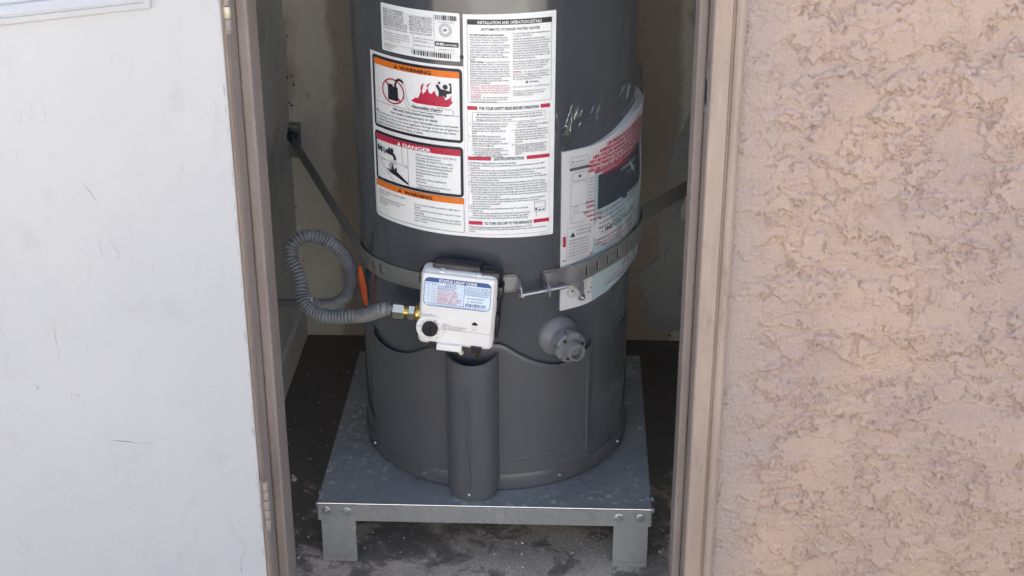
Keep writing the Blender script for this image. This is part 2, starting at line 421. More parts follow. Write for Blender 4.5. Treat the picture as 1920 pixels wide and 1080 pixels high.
# ------------------------------------------------------------------ door frame
df = tag(empty('door_frame', (0, WF, 0)), 'worn taupe painted wooden frame around the open closet doorway', 'door frame')
yo = -WF
def fr(name, x0, x1, y0, y1, z0, z1, mat='taupe', bev=.0025, par=df):
    return MB().box(x0, x1, y0 + yo, y1 + yo, z0, z1).build(name, mat, par, bevel=bev)
jl = fr('jamb', -.371, -.352, WF + .001, -.048, 0, 2.05); jr = fr('jamb', .344, .367, WF + .001, -.048, 0, 2.05)
fr('jamb', -.3505, .3425, WF + .001, -.048, 2.051, 2.069)
fr('door_stop', -.3518, -.334, -.118, -.047, 0, 2.04, bev=.004); fr('door_stop', .329, .3438, -.118, -.047, 0, 2.04, bev=.004)
fr('door_stop', -.333, .328, -.118, -.047, 2.035, 2.0505, bev=.004)
# brick moulding on the right: flat, groove, bead
prof = [(.345, .002), (.345, -.010), (.347, -.012), (.371, -.0125), (.3725, -.008), (.3755, -.008), (.377, -.014), (.381, -.0165), (.386, -.0165), (.390, -.013), (.3915, -.004), (.3915, .002)]
MB().rings([[(x, WF + y + yo, z) for x, y in prof] for z in (0, 2.1)]).build('casing', 'casing', df)
prof2 = [(-x - .008, y) for x, y in prof][::-1]
MB().rings([[(x, WF + y + yo, z) for x, y in prof2] for z in (0, 2.1)]).build('casing', 'casing', df)
# worn strike mortise on the right jamb
sm = MB().box(.3425, .3438, -.166 + yo, -.128 + yo, .905, .985).build('strike_plate', 'scuff', df, bevel=.0005)
MB().box(.3417, .3424, -.156 + yo, -.138 + yo, .925, .962).build('latch_hole', 'dark', sm)
for (x, z, w, h) in ((-.3605, .255, .004, .06), (-.357, .30, .006, .012)):
    MB().box(x - w / 2, x + w / 2, WF - .0006 + yo, WF + .0008 + yo, z - h / 2, z + h / 2).build('hinge_mortise', 'scuff', df)

# ------------------------------------------------------------------ the open white door
HX, HY, DA = -.350, -.212, math.radians(208)
door = tag(empty('door', (HX, HY, 0), DA), 'scuffed white painted door swung open beside the heater closet', 'door')
slab = MB().box(.0, .69, -.036, 0, .02, 2.03).build('door_slab', 'door', door, bevel=.0025)
MS0, MS1, MZ0, MZ1 = .098, .592, 1.0905, 1.90
mp = [(0, 0), (.0005, .006), (.003, .0085), (.0105, .0095), (.0118, .007), (.0135, .007), (.0150, .0105), (.027, .006), (.0285, 0)]
def mould(a, b, inn):       # a,b outer corners, inn: two inward diagonal directions
    rg = []
    for c, d in ((a, inn[0]), (b, inn[1])): rg.append([(c[0] + d[0] * t, h, c[1] + d[1] * t) for t, h in mp])
    return MB().rings(rg).build('panel_moulding', 'door', door)
cs = [(MS0, MZ0), (MS1, MZ0), (MS1, MZ1), (MS0, MZ1)]; dd = [(1, 1), (-1, 1), (-1, -1), (1, -1)]
for i in range(4): mould(cs[i], cs[(i + 1) % 4], (dd[i], dd[(i + 1) % 4]))
def scuffs(lines, mat, name, par, w0=.0007):
    mb = MB()
    for L in lines:
        w = L[0] * .75; P = L[1:]; rg = []
        for i, p in enumerate(P):
            a, b = P[max(i - 1, 0)], P[min(i + 1, len(P) - 1)]; dx, dz = b[0] - a[0], b[1] - a[1]; l = math.hypot(dx, dz) or 1
            k = w * (.25 if i in (0, len(P) - 1) else random.uniform(.6, 1.1))
            rg.append([(p[0] - dz / l * k, .0003, p[1] + dx / l * k), (p[0] + dz / l * k, .0003, p[1] - dx / l * k)])
        mb.grid(rg)
    return tag(mb.build(name, mat, par), kind='stuff')
def dp(u, v):               # door face position read off the photograph, baked to metres
    return u, v
DK = [[.0008, (.207, .762), (.2055, .748), (.2035, .736)], [.0005, (.192, .764), (.186, .748), (.181, .738), (.184, .733)],
      [.0006, (.2845, .645), (.2855, .625), (.2845, .605)], [.0009, (.325, .556), (.319, .548), (.322, .543)], [.0009, (.318, .558), (.3165, .548)],
      [.0011, (.366, .522), (.360, .520)], [.0006, (.352, .512), (.345, .514)], [.0010, (.268, .525), (.264, .520), (.262, .524)],
      [.0009, (.226, .436), (.215, .431), (.200, .426), (.188, .420)], [.0005, (.188, .420), (.175, .417), (.158, .412)],
      [.0007, (.030, .183), (.036, .171), (.042, .160), (.0425, .150)], [.0014, (.0425, .150), (.043, .140), (.0425, .136)],
      [.0012, (.078, 1.020), (.0765, 1.018)], [.0007, (.218, .852), (.213, .842), (.206, .828), (.201, .822)], [.0010, (.052, .62), (.0515, .617)],
      [.0009, (.258, .505), (.2575, .502)], [.0006, (.335, .487), (.334, .482)], [.0013, (.0035, .320), (.0040, .305)], [.0009, (.262, .486), (.263, .481)]]
scuffs(DK, 'scuff', 'scuff_marks', slab)
LT = []
for k in range(90):
    x = random.uniform(.02, .40); z = random.uniform(.12, 1.04); a = random.choice((PI / 2, PI / 2, .2, 2.4)) + random.uniform(-.4, .4); l = random.uniform(.004, .03)
    LT.append([random.uniform(.0002, .0007)] + [(x + math.cos(a) * l * t + random.uniform(-.001, .001), z + math.sin(a) * l * t) for t in (0, .35, .7, 1)])
scuffs(LT, 'scuff2', 'rub_marks', slab)
# dirty chipped door edge along the hinge
ED = []
for k in range(30):
    z = random.uniform(.08, 1.1); ED.append([random.uniform(.0006, .0018)] + [(random.uniform(.0015, .006), z + t) for t in (0, .004, .010, .014)])
scuffs(ED, 'scuff2', 'edge_wear', slab)
for zc, bare in ((1.0915, True), (.255, False)):
    hg = MB().box(-.004, .003, -.0345, -.001, zc - .045, zc + .045).build('hinge', 'taupe', door, bevel=.0008)
    zz = zc - .045
    for k in range(5):
        MB().lathe([(.0046, .0006), (.005, .0012), (.005, .0168), (.0046, .0174)], (-.0075, .0035, zz), (0, 0, 1), 14).build('knuckle', 'dullbrass' if (bare and k == 1) else 'taupe', hg, True)
        zz += .018
    MB().lathe([(.001, -.004), (.004, -.003), (.0042, .0)], (-.0075, .0035, zc - .045), (0, 0, 1), 12).build('hinge_pin', 'taupe', hg, True)

# ================================================================== THE STAND
st = tag(empty('heater_stand', (0, 0, 0)), 'low galvanised sheet metal stand carrying the water heater', 'stand')
mb = MB(); hw = PW / 2
mb.box(-hw, hw, 0, PW, H - .0025, H)
top = mb.build('top_sheet', 'galv', st, bevel=.001)
MB().box(-hw, hw, -.0015, .0005, H - .036, H - .0027).build('front_flange', 'galv2', st, bevel=.0005)
MB().box(-hw - .0015, -hw - .0001, .001, PW, H - .036, H - .0005).build('side_flange', 'galv2', st)
MB().box(hw + .0001, hw + .0015, .001, PW, H - .036, H - .0005).build('side_flange', 'galv2', st)
MB().tube([(-hw, 0.0005, H - .0008), (hw, .0005, H - .0008)], .0016, 8).build('folded_edge', 'zinc', st, True)
def leg(sx, back):
    y0, s = (.0008, 1) if not back else (PW - .001, -1)
    x0 = -sx * 0 + (sx * (hw - .004)); x1 = sx * (hw - .066)
    m = MB(); a, b = min(x0, x1), max(x0, x1)
    ys = sorted((y0, y0 + s * .002)); m.box(a, b, ys[0], ys[1], 0, H - .006)
    ys = sorted((y0 + s * .0021, y0 + s * .066)); xx = sorted((x0, x0 - sx * .002)); m.box(xx[0], xx[1], ys[0], ys[1], 0, H - .006)
    xx = sorted((x1, x1 + sx * .002)); ys2 = sorted((y0 + s * .0021, y0 + s * .012)); m.box(xx[0], xx[1], ys2[0], ys2[1], 0, H - .006)
    l = m.build('leg', 'galv2', st, bevel=.0006)
    yb = sorted((y0 - s * .0012, y0 + s * .0002))
    MB().box(a, b, yb[0], yb[1], .0005, .0105).build('foot_fold', 'galv2', l)
for sx in (-1, 1):
    for bk in (0, 1): leg(sx, bk)
def bolt(par, pos, ax, r=.0055, mat='zinc', name='bolt', l=.006):
    b = MB().lathe([(r * 1.5, -.0005), (r * 1.5, .0012), (r * 1.35, .0015)], pos, ax, 18).lathe([(r, .0013), (r, l - .0015), (r * .8, l)], pos, ax, 6)
    return b.build(name, mat, par, bevel=0)
for x, z in ((-.283, .1085), (-.2465, .1075), (.2407, .1055), (.2786, .1065)): bolt(st, (x, -.0015, z), (random.uniform(-.15, .15), -1, random.uniform(-.1, .1)))
for y, z in ((.022, .1075), (.058, .1075)):
    bolt(st, (hw + .0015, y, z), (1, 0, 0)); bolt(st, (-hw - .0015, y, z), (-1, 0, 0))

# ================================================================== THE WATER HEATER
wh = tag(empty('water_heater', (TX, TY, H)), 'tall dark grey gas water heater covered in warning labels', 'water heater')
def CP(th, r, z): return (r * math.sin(th), -r * math.cos(th), z - H)       # heater-local point
rad = math.radians
n = 144
prof = [(R - .002, .156), (R, .158), (R, 1.42), (R - .004, 1.45), (R - .02, 1.475), (R - .07, 1.49), (.02, 1.495)]
MB().rings([[CP(2 * PI * j / n, r, z) for j in range(n)] for r, z in prof]).build('tank_jacket', 'tank', wh, True)
prof = [(R - .004, H + .0005), (R + .002, H + .002), (R + .0035, H + .006), (R + .0035, .1535), (R + .001, .1575), (R - .006, .1577)]
ring = MB().rings([[CP(2 * PI * j / n, r, z) for j in range(n)] for r, z in prof]).build('base_ring', 'cover', wh, True)
for th in (-28.5, 67.7, 30, -62):
    a = rad(th); MB().lathe([(.0042, 0), (.0042, .001), (.0034, .0025), (.0012, .0032)], CP(a, R + .0033, .1405), (math.sin(a), -math.cos(a), 0), 12).build('screw', 'zinc', ring, True)

# scalloped front cover
def ctop(t):
    k = [(-62, .402), (-58, .388), (-55.5, .3805), (-52, .376), (-47.5, .3735), (-42.3, .3734), (-35.7, .378), (-30, .389), (-26.9, .3975), (-20, .413), (-12, .421), (-2, .4245), (2.5, .4245), (5.5, .423), (7.1, .418), (12.4, .4005), (17.7, .387), (22, .378), (26.7, .3717), (32, .3705), (38, .375), (43, .387), (47, .40)]
    return float(np.interp(t, [a for a, _ in k], [b for _, b in k]))
T = np.linspace(-60, 46, 160); sm_ = np.array([ctop(t) for t in T])
sm_[2:-2] = (sm_[:-4] + sm_[1:-3] + sm_[2:-2] + sm_[3:-1] + sm_[4:]) / 5
RC = R + .0095
def crow(t, zt):
    a = rad(t); e = min(t + 60, 46 - t); rr = R + .0012 + (RC - R - .0012) * min(1, (e / 3.0)) ** .5
    zb = .1605
    f = [(rr - .002, zb), (rr, zb + .001)] + [(rr, zb + (zt - zb) * k) for k in (.02, .1, .3, .5, .7, .85, .95)] + [(rr, zt - .006), (rr - .0008, zt - .0025), (rr - .0022, zt), (rr - .0036, zt - .0012), (rr - .0038, zt - .012)]
    return [CP(a, r, z) for r, z in f]
cov = MB().grid([crow(t, z) for t, z in zip(T, sm_)]).build('front_cover', 'cover', wh, True)
# pressed bead along the foot of the cover and along its right edge
MB().grid([[CP(rad(t), RC + dr, .189 + .00012 * (t + 10) + dz) for dr, dz in ((-.0004, -.003), (.0010, -.001), (.0010, .001), (-.0004, .003))] for t in np.linspace(6, 41, 30)]).build('pressed_bead', 'cover', cov, True)
MB().grid([[CP(rad(42.2 + dt), RC + dr, z) for dr, dt in ((-.0004, -.7), (.0012, -.3), (.0012, .3), (-.0004, .7))] for z in np.linspace(.18, .36, 12)]).build('pressed_bead', 'cover', cov, True)

rng = random.Random(21); sc_ = MB()
for k in range(26):
    t0 = rng.choice((rng.uniform(14, 34), rng.uniform(-55, 44))); z0 = rng.choice((rng.uniform(.175, .205), rng.uniform(.17, .35))); l = rng.uniform(.002, .012); sl = rng.uniform(-.5, .9); w = rng.uniform(.0003, .0009)
    sc_.grid([[CP(rad(t0 + math.degrees(l * u / R)), RC + .0004, z0 + l * u * sl + w * v_ * (1 - abs(u - .5))) for v_ in (-1, 1)] for u in (0, .33, .66, 1)])
tag(sc_.build('scuff_marks', 'scuff3', cov), kind='stuff')

# half-round pipe shroud down the middle of the cover
TC = rad(-6.3); SHW = .0465
def frame_pt(tc, u, d, z):      # u sideways, d outward of the jacket
    return Vector((math.sin(tc), -math.cos(tc), 0)) * (R + d) + Vector((math.cos(tc), math.sin(tc), 0)) * u + Vector((0, 0, z - H))
rg = []
for z, k, dk in ((.1125, .32, .62), (.1140, .54, .76), (.1185, .74, .87), (.127, .885, .95), (.141, .97, .99), (.160, 1, 1), (.20, 1, 1), (.30, 1, 1), (.37, 1, 1), (.395, 1, 1), (.403, 1.0, 1.0)):
    row = []
    for j in range(33):
        t = -PI / 2 + PI * j / 32; s = math.sin(t); c_ = math.cos(t)
        u = SHW * math.copysign(abs(s) ** .85, s) * k; d = -.004 + .050 * max(c_, 0) ** .72 * dk
        zz = z
        if z > .38: zz = z + (.012 * (abs(s) ** 2) - .004) * (1 if z > .4 else .5)
        row.append(frame_pt(TC, u, d, zz))
    rg.append(row)
inner = []
for z in (.402, .36):
    inner.append([frame_pt(TC, .0435 * math.sin(-PI / 2 + PI * j / 32), -.004 + .047 * math.cos(-PI / 2 + PI * j / 32) ** .8 if 0 < j < 32 else -.004, z + (.012 * math.sin(-PI / 2 + PI * j / 32) ** 2 - .004)) for j in range(33)])
shr = MB().grid(rg + inner).build('pipe_shroud', 'cover', wh, True)
MB().add([frame_pt(TC, u, d, .366) for u, d in ((-.037, 0), (.037, 0), (.025, .036), (0, .043), (-.025, .036))], [(0, 1, 2, 3, 4)]).build('shroud_opening', 'dark', shr)
def dsh(u): s = math.copysign((abs(u) / SHW) ** (1 / .85), u); return -.004 + .050 * math.sqrt(max(0, 1 - s * s)) ** .72
for u0 in (-.0050, .0012):
    MB().tube([frame_pt(TC, u0 * (1 if abs(k) < .104 else .0) - .0019 * (0 if abs(k) < .104 else 1), dsh(u0) + .0000, .2525 + k) for k in np.linspace(-.107, .107, 24)], .0017, 8).build('pressed_rib', 'cover', shr, True)
MB().lathe([(.0028, 0), (.0028, .001), (.001, .0022)], frame_pt(TC, -.0019, dsh(-.0019) - .0002, .1395), (math.sin(TC), -math.cos(TC), 0), 10).build('screw', 'zinc', shr, True)

# drain valve with escutcheon
a = rad(28.5); ax = Vector((math.sin(a), -math.cos(a), -.03)).normalized(); o0 = Vector(CP(a, R - .003, .425))
K_ = 1.28
dv = MB().lathe([(r * K_ if d > .01 else r * 1.12, d * K_) for r, d in ((.033, 0), (.0335, .0045), (.032, .0075), (.025, .0125), (.0205, .0165), (.019, .0185), (.0185, .031), (.0175, .033))], o0, ax, 40).build('drain_valve', 'plastic', wh, True)
mb = MB(); e1 = ax.orthogonal().normalized(); e2 = ax.cross(e1); rg = []
for d, k in ((.030, .86), (.032, 1), (.041, 1), (.0432, .93), (.0432, .60)):
    row = []
    for j in range(96):
        t = 2 * PI * j / 96; notch = .86 if (j % 16) < 3 else 1
        row.append(o0 + ax * d * K_ + (e1 * math.cos(t) + e2 * math.sin(t)) * .0222 * K_ * k * (notch if k > .7 else 1))
    rg.append(row)
mb.rings(rg).build('valve_nut', 'plastic', dv, True)
MB().lathe([(r * K_, d * K_) for r, d in ((.0125, .040), (.0125, .0585), (.0115, .0605), (.0092, .0605), (.0088, .050), (.001, .0495))], o0, ax, 32, False).build('hose_spout', 'plastic', dv, True)
for j in range(3):
    t = .5 + j * 2.1; p = o0 + ax * .0434 * K_ + (e1 * math.cos(t) + e2 * math.sin(t)) * .0160 * K_
    MB().lathe([(.0034, 0), (.0034, .0006)], p, ax, 10).build('nut_slot', 'dark', dv)

# perforated air intake on the right flank
vm = MB().grid([[CP(rad(t), R + .0006, z) for z in (.272, .335, .402)] for t in np.linspace(51.5, 78, 14)]).build('vent_screen', 'tank', wh, True)
hol = MB(); i = 0
for row in range(26):
    for cix in range(24):
        x = (cix + (row % 2) * .5) * .0048; z = .2775 + row * .0046; t = 52.5 + math.degrees(x / R)
        # slanted patch outline
        if t > 77 or (t - 52) * .0022 + (z - .272) < .006 or (t < 58 and z > .385 + (t - 58) * .004): continue
        a = rad(t); dt = .0015 / R
        hol.add([CP(a - dt, R + .0009, z), CP(a, R + .0009, z - .0018), CP(a + dt, R + .0009, z), CP(a, R + .0009, z + .0018)], [(0, 1, 2, 3)])
tag(hol.build('vent_perforations', 'dark', vm), kind='stuff')


# ------------------------------------------------------------------ flat printing, bent on to the surface it is on
FONTS = {}
def text_mesh(s, bold):
    k = (s, bold)
    if k not in FONTS:
        cu = bpy.data.curves.new('t', 'FONT'); cu.body = s; cu.size = 1; cu.resolution_u = 2; cu.fill_mode = 'FRONT'; cu.offset = bold
        ob = bpy.data.objects.new('t', cu); me = bpy.data.meshes.new_from_object(ob)
        v = np.array([p.co[:2] for p in me.vertices]) if len(me.vertices) else np.zeros((0, 2)); f = [tuple(p.vertices) for p in me.polygons]
        bpy.data.objects.remove(ob); bpy.data.curves.remove(cu); bpy.data.meshes.remove(me)
        FONTS[k] = (v, f)
    return FONTS[k]


class Print:
    def __init__(s): s.lay = {}; s.big = []
    def L(s, lay): return s.lay.setdefault(lay, ([], []))
    def raw(s, lay, v, f):
        if not lay.endswith('*'):
            xs_ = [p[0] for p in v]; zs_ = [p[1] for p in v]
            if max(xs_) - min(xs_) > .0095 and max(zs_) - min(zs_) > .0045: s.big.append((lay, [tuple(p) for p in v], list(f))); return
        V, F = s.L(lay); o = len(V); V += [tuple(p) for p in v]; F += [tuple(i + o for i in q) for q in f]
    def rect(s, lay, x0, z0, x1, z1): s.raw(lay, [(x0, z0), (x1, z0), (x1, z1), (x0, z1)], [(0, 1, 2, 3)])
    def poly(s, lay, P):
        s.raw(lay, P, [tuple(t) for t in tessellate_polygon([[Vector((p[0], p[1], 0)) for p in P]])])
    def disc(s, lay, x, z, r, k=20): s.raw(lay, [(x + r * math.cos(2 * PI * i / k), z + r * math.sin(2 * PI * i / k)) for i in range(k)], [tuple(range(k))])
    def ringp(s, lay, out, inn):
        k = len(out); s.raw(lay, out + inn, [(i, (i + 1) % k, k + (i + 1) % k, k + i) for i in range(k)])
    def rr(s, x0, z0, x1, z1, r, k=5):
        P = []
        for cx, cz, a0 in ((x1 - r, z1 - r, 0), (x0 + r, z1 - r, PI / 2), (x0 + r, z0 + r, PI), (x1 - r, z0 + r, 1.5 * PI)):
            P += [(cx + r * math.cos(a0 + PI / 2 * i / k), cz + r * math.sin(a0 + PI / 2 * i / k)) for i in range(k + 1)]
        return P
    def rframe(s, lay, x0, z0, x1, z1, w, r): s.ringp(lay, s.rr(x0, z0, x1, z1, r), s.rr(x0 + w, z0 + w, x1 - w, z1 - w, max(r - w, .0004)))
    def stroke(s, lay, P, w):
        o = []; P = [Vector(p) for p in P]
        for i, p in enumerate(P):
            d = (P[min(i + 1, len(P) - 1)] - P[max(i - 1, 0)]).normalized(); nn = Vector((-d.y, d.x)) * w / 2; o += [p + nn, p - nn]
        s.raw(lay, o, [(2 * i, 2 * i + 1, 2 * i + 3, 2 * i + 2) for i in range(len(P) - 1)])
    def text(s, lay, t, x, z, size, width=None, align='l', bold=0.0):
        v, f = text_mesh(t, bold)
        if not len(v): return
        w = v[:, 0].max() - v[:, 0].min(); sx = size if width is None else width / w
        ox = {'l': 0, 'c': -.5, 'r': -1}[align] * w * sx - v[:, 0].min() * sx
        s.raw(lay + '*', [(x + ox + p[0] * sx, z + p[1] * size) for p in v], f)
    def para(s, lay, lines, x, z, w, dz, size=None, bold=0.0, last=True):
        size = size or dz * .95
        for i, l in enumerate(lines):
            k = len(l) / max(len(q) for q in lines)
            s.text(lay, l, x, z - i * dz, size, w * (k if k < .86 else k * .5 + .5 * min(1, k + .08)), bold=bold)
    def build(s, fn, parent, names, base=.0004, step=.00028, cut=None):
        order = list(names)
        for lay, V, F, one in [(l_, v_, f_, 1) for l_, v_, f_ in s.big] + [(l_, v_, f_, 0) for l_, (v_, f_) in s.lay.items()]:
            if not V: continue
            key = lay.rstrip('*'); lev = order.index(key) + (.5 if lay.endswith('*') else 0)
            nm = names[key] if (one or len(names) == 1) else names[key].replace('_lettering', '').replace('_print', '').replace('_band', '').replace('_shape', '') + '_lettering'
            me = bpy.data.meshes.new(nm); me.from_pydata([(p[0], p[1], 0) for p in V], [], F); me.update()
            if cut and not lay.endswith('*'):
                bm = bmesh.new(); bm.from_mesh(me)
                x0 = min(p[0] for p in V); x1 = max(p[0] for p in V); x = x0 + cut
                while x < x1:
                    bmesh.ops.bisect_plane(bm, geom=bm.verts[:] + bm.edges[:] + bm.faces[:], plane_co=(x, 0, 0), plane_no=(1, 0, 0)); x += cut
                bm.to_mesh(me); bm.free()
            c = np.empty(len(me.vertices) * 3); me.vertices.foreach_get('co', c); c = c.reshape(-1, 3)
            out = fn(c[:, 0], c[:, 1], base + step * lev); me.vertices.foreach_set('co', out.ravel().astype(np.float32)); me.update()
            o = bpy.data.objects.new(nm, me); C.objects.link(o); o.parent = parent; me.materials.append(MT[key])
            if not one and len(names) > 1: o['kind'] = 'stuff'


def cylmap(x, z, d):
    t = x / R; r = R + d
    return np.stack([r * np.sin(t), -r * np.cos(t), z - H], -1)


def sheet(name, outline, mat, parent, d=.0006):
    p = Print(); p.poly(mat, outline); p.build(cylmap, parent, {mat: name}, base=d, step=0, cut=.005)
    return parent.children[-1] if False else [o for o in parent.children if o.name.startswith(name)][-1]

pr = Print()
# --- rating plate
rl = sheet('rating_label', pr.rr(-.1925, .9245, -.0415, 1.0035, .003), 'label', wh)
P = Print()
for i, (a, b) in enumerate((('MODEL NO. XG40T06EN36U1', ''), ('SERIAL NO. Q182207871', 'MFG DATE  02MAY2022'), ('CAP. U.S. GALS. 40', 'TYPE OF GAS  NATURAL'), ('INPUT BTU/HR 36,000', 'MAX. SUPPLY 10.5 W.C.'), ('RECOVERY 38 GPH', 'MANIFOLD PRESS. 4.0 IN. W.C.'), ('MAX WORKING PRESSURE 150 PSI', 'TEST PRESSURE 300 PSI'), ('MINIMUM CLEARANCE FROM COMBUSTIBLES', 'SIDES 0 IN. REAR 0 IN.'), ('FOR INSTALLATION ON COMBUSTIBLE FLOORING', 'ALCOVE OR CLOSET'))):
    z = .9935 - i * .0044; P.text('tink', a, -.1865, z, .0038, .045 if len(a) < 26 else .052, bold=.012)
    if b: P.text('tink', b, -.130, z, .0038, .042, bold=.012)
    if i < 6: P.rect('tink', -.187, z - .0009, -.0845, z - .0006)
P.para('tink', ['This appliance must be installed', 'in accordance with local codes or,', 'in the absence of local codes, the', 'National Fuel Gas Code.'], -.1865, .9555, .056, .0042, .0036)
P.para('tink', ['Suitable for water heating', 'and space heating.'], -.121, .9555, .034, .0042, .0036)
P.text('tink', 'ANSI Z21.10.1 CSA 4.1', -.121, .9435, .0036, .035)
P.rect('tink', -.1235, .9385, -.1231, .9625); P.rect('tink', -.0846, .935, -.0842, .9985); P.rect('tink', -.1225, .9500, -.085, .9503); P.rect('tink', -.187, .9377, -.0445, .9380)
P.para('tink', ['ASSEMBLED IN MEXICO', 'PATENT PENDING', 'www.manual'], -.1865, .9345, .030, .0034, .0030)
def barcode(P, lay, x0, x1, z0, z1, n, seed):
    rng = random.Random(seed); x = x0; u = (x1 - x0) / n
    while x < x1 - u:
        w = u * rng.choice((.5, .5, 1, 1.5)); P.rect(lay, x, z0, min(x + w, x1), z1); x += w + u * rng.choice((.5, .7, 1.1))
barcode(P, 'ink', -.1265, -.0565, .9285, .9365, 46, 3); barcode(P, 'ink', -.0822, -.0447, .9905, .9985, 26, 5)
P.text('tink', '01234 56789', -.064, .9865, .0026, .026, 'c')
ci = [(-.0655 + .0105 * math.cos(t), .9745 + .0105 * math.sin(t)) for t in np.linspace(0, 2 * PI, 33)]
P.stroke('tink', ci, .0006); P.stroke('tink', [(-.0655 + .0068 * math.cos(t), .9745 + .0068 * math.sin(t)) for t in np.linspace(0, 2 * PI, 33)], .0005)
for k in range(18):
    t = 2 * PI * k / 18; P.disc('tink', -.0655 + .0087 * math.cos(t), .9745 + .0087 * math.sin(t), .0009, 6)
P.text('ink', 'SP', -.0655, .9725, .006, .006, 'c', .02)
P.poly('ink', pr.rr(-.0835, .9475, -.0435, .9555, .0018)); P.text('label', 'AHRI', -.0820, .9493, .0066, .0145, bold=.03); P.text('label', 'CERTIFIED', -.0662, .9495, .0040, .0205, bold=.02)
P.text('tink', 'COMPLIES 92-10/30', -.0640, .9412, .0030, .027, 'c')
P.build(cylmap, rl, dict(tink='small_print', ink='black_shape', label='white_lettering'), base=.0010, cut=.005)
bl = MB().lathe([(.0032, 0), (.003, .0016), (.001, .0022)], CP(rad(-8.9), R + .0005, .9325), (math.sin(rad(-8.9)), -math.cos(rad(-8.9)), 0), 12).build('jacket_plug', 'black', wh, True)

# --- left warning label
wl = sheet('warning_label', [(-.2285, .917), (-.0366, .917), (-.0366, .622), (-.2205, .622), (-.2245, .6232), (-.2272, .626), (-.2285, .630)], 'label', wh)
P = Print()
P.rframe('ink', -.2205, .787, -.0385, .9125, .0048, .0065); P.rect('orange', -.2155, .8965, -.0435, .9073)
def tri(P, lay, x, z, h): P.poly(lay, [(x, z), (x + h * 1.12, z), (x + h * .56, z + h)])
tri(P, 'ink', -.165, .8985, .0066); P.text('ink', 'WARNING', -.1535, .8982, .0088, .062, bold=.03)
# no-petrol sign
cx, cz = -.170, .8575; P.ringp('red', [(cx + .026 * math.cos(2 * PI * i / 40), cz + .022 * math.sin(2 * PI * i / 40)) for i in range(40)], [(cx + .0232 * math.cos(2 * PI * i / 40), cz + .0193 * math.sin(2 * PI * i / 40)) for i in range(40)])
P.poly('ink', [(-.181, .842), (-.158, .842), (-.158, .8665), (-.181, .8665)]); P.rect('ink', -.180, .8665, -.169, .8695); P.rect('ink', -.1655, .8665, -.161, .8715)
P.stroke('red', [(-.187, .8735), (-.152, .8415)], .0032)
P.stroke('ink', [(-.163, .870), (-.161, .8775), (-.155, .8805), (-.1495, .8792), (-.146, .8765)], .0042)
P.stroke('tink', [(-.146, .877), (-.141, .866), (-.139, .852), (-.136, .842), (-.128, .8375), (-.10, .8365), (-.075, .8365)], .0006); P.stroke('tink', [(-.150, .8745), (-.145, .861), (-.143, .846), (-.140, .838), (-.133, .8335)], .0006)
cl = [(-.133 + i * .0075 + (.003 * math.cos(i * 2.4)), .8335 - .0018 * abs(math.sin(i * 1.6)) + (0 if i < 10 else .0)) for i in range(11)]
P.stroke('tink', cl + [(-.054, .8345), (-.053, .8395), (-.057, .843), (-.066, .8425), (-.075, .8445), (-.083, .8425)], .0006)
P.poly('red', [(-.131, .849), (-.122, .856), (-.117, .8555), (-.112, .866), (-.109, .871), (-.108, .864), (-.103, .868), (-.0985, .876), (-.0965, .868), (-.092, .866), (-.086, .8725), (-.084, .866), (-.079, .862), (-.074, .867), (-.070, .864), (-.067, .858), (-.060, .862), (-.0565, .868), (-.058, .859), (-.055, .855), (-.062, .8475), (-.068, .8465), (-.10, .8465), (-.121, .8465)])
P.poly('red', [(-.112, .872), (-.110, .879), (-.105, .883), (-.107, .876), (-.110, .868)]); P.poly('red', [(-.101, .879), (-.096, .883), (-.093, .8845), (-.096, .880), (-.099, .876)])
P.disc('ink', -.0672, .8805, .0042)
P.poly('ink', [(-.082, .8835), (-.079, .8835), (-.0755, .8765), (-.067, .8755), (-.060, .8735), (-.0585, .884), (-.0565, .884), (-.0565, .8705), (-.065, .869), (-.066, .862), (-.071, .8655), (-.0755, .8645), (-.080, .860), (-.0785, .867), (-.079, .873), (-.0825, .8785), (-.084, .882)])
P.disc('ink', -.0775, .8865, .0022, 10); P.disc('ink', -.0590, .8855, .0020, 10)
P.text('ink', 'Flammable Vapors', -.1005, .8382, .0062, .056, 'c', .02)
P.rect('ink', -.2155, .8325, -.0435, .8331)
P.text('ink', 'FIRE AND EXPLOSION HAZARD', -.129, .8255, .0056, .082, 'c', .012); P.text('ink', 'Can result in serious injury or death', -.129, .8190, .0056, .094, 'c', .012)
tri(P, 'ink', -.213, .8155, .0052)
P.text('ink', 'Do not store or use gasoline or other flammable vapors and liquids', -.2065, .8125, .0050, .160, bold=.006)
P.para('ink', ['in the vicinity of this or any other appliance. Storage of or use of gasoline', 'or other flammable vapors or liquids in the vicinity of this or any other', 'appliance can result in serious injury or death.'], -.2125, .8065, .167, .0058, .0050, .006)
# danger panel
P.rframe('ink', -.2215, .6915, -.0388, .780, .0048, .0065); P.rect('red', -.2165, .7640, -.0438, .7748)
tri(P, 'label', -.1625, .7660, .0066); P.text('label', 'DANGER', -.1505, .7655, .0088, .056, bold=.03)
P.rect('ink', -.1412, .6965, -.1406, .7640)
P.rect('ink', -.2165, .7335, -.195, .7339); P.stroke('ink', [(-.207, .7310), (-.206, .725), (-.172, .6968)], .0006); P.stroke('ink', [(-.207, .731), (-.17, .7335), (-.1412, .7290)], .0006); P.stroke('ink', [(-.1535, .764), (-.1535, .7355), (-.1412, .7305)], .0006)
for (x, z, rx, rz) in ((-.2115, .7505, .0028, .0062), (-.2040, .7495, .0033, .0056), (-.2085, .7495, .004, .0022), (-.1835, .7515, .0032, .0052), (-.1765, .7520, .0036, .0048)):
    P.poly('ink', [(x + rx * math.cos(2 * PI * i / 14), z + rz * math.sin(2 * PI * i / 14)) for i in range(14)])
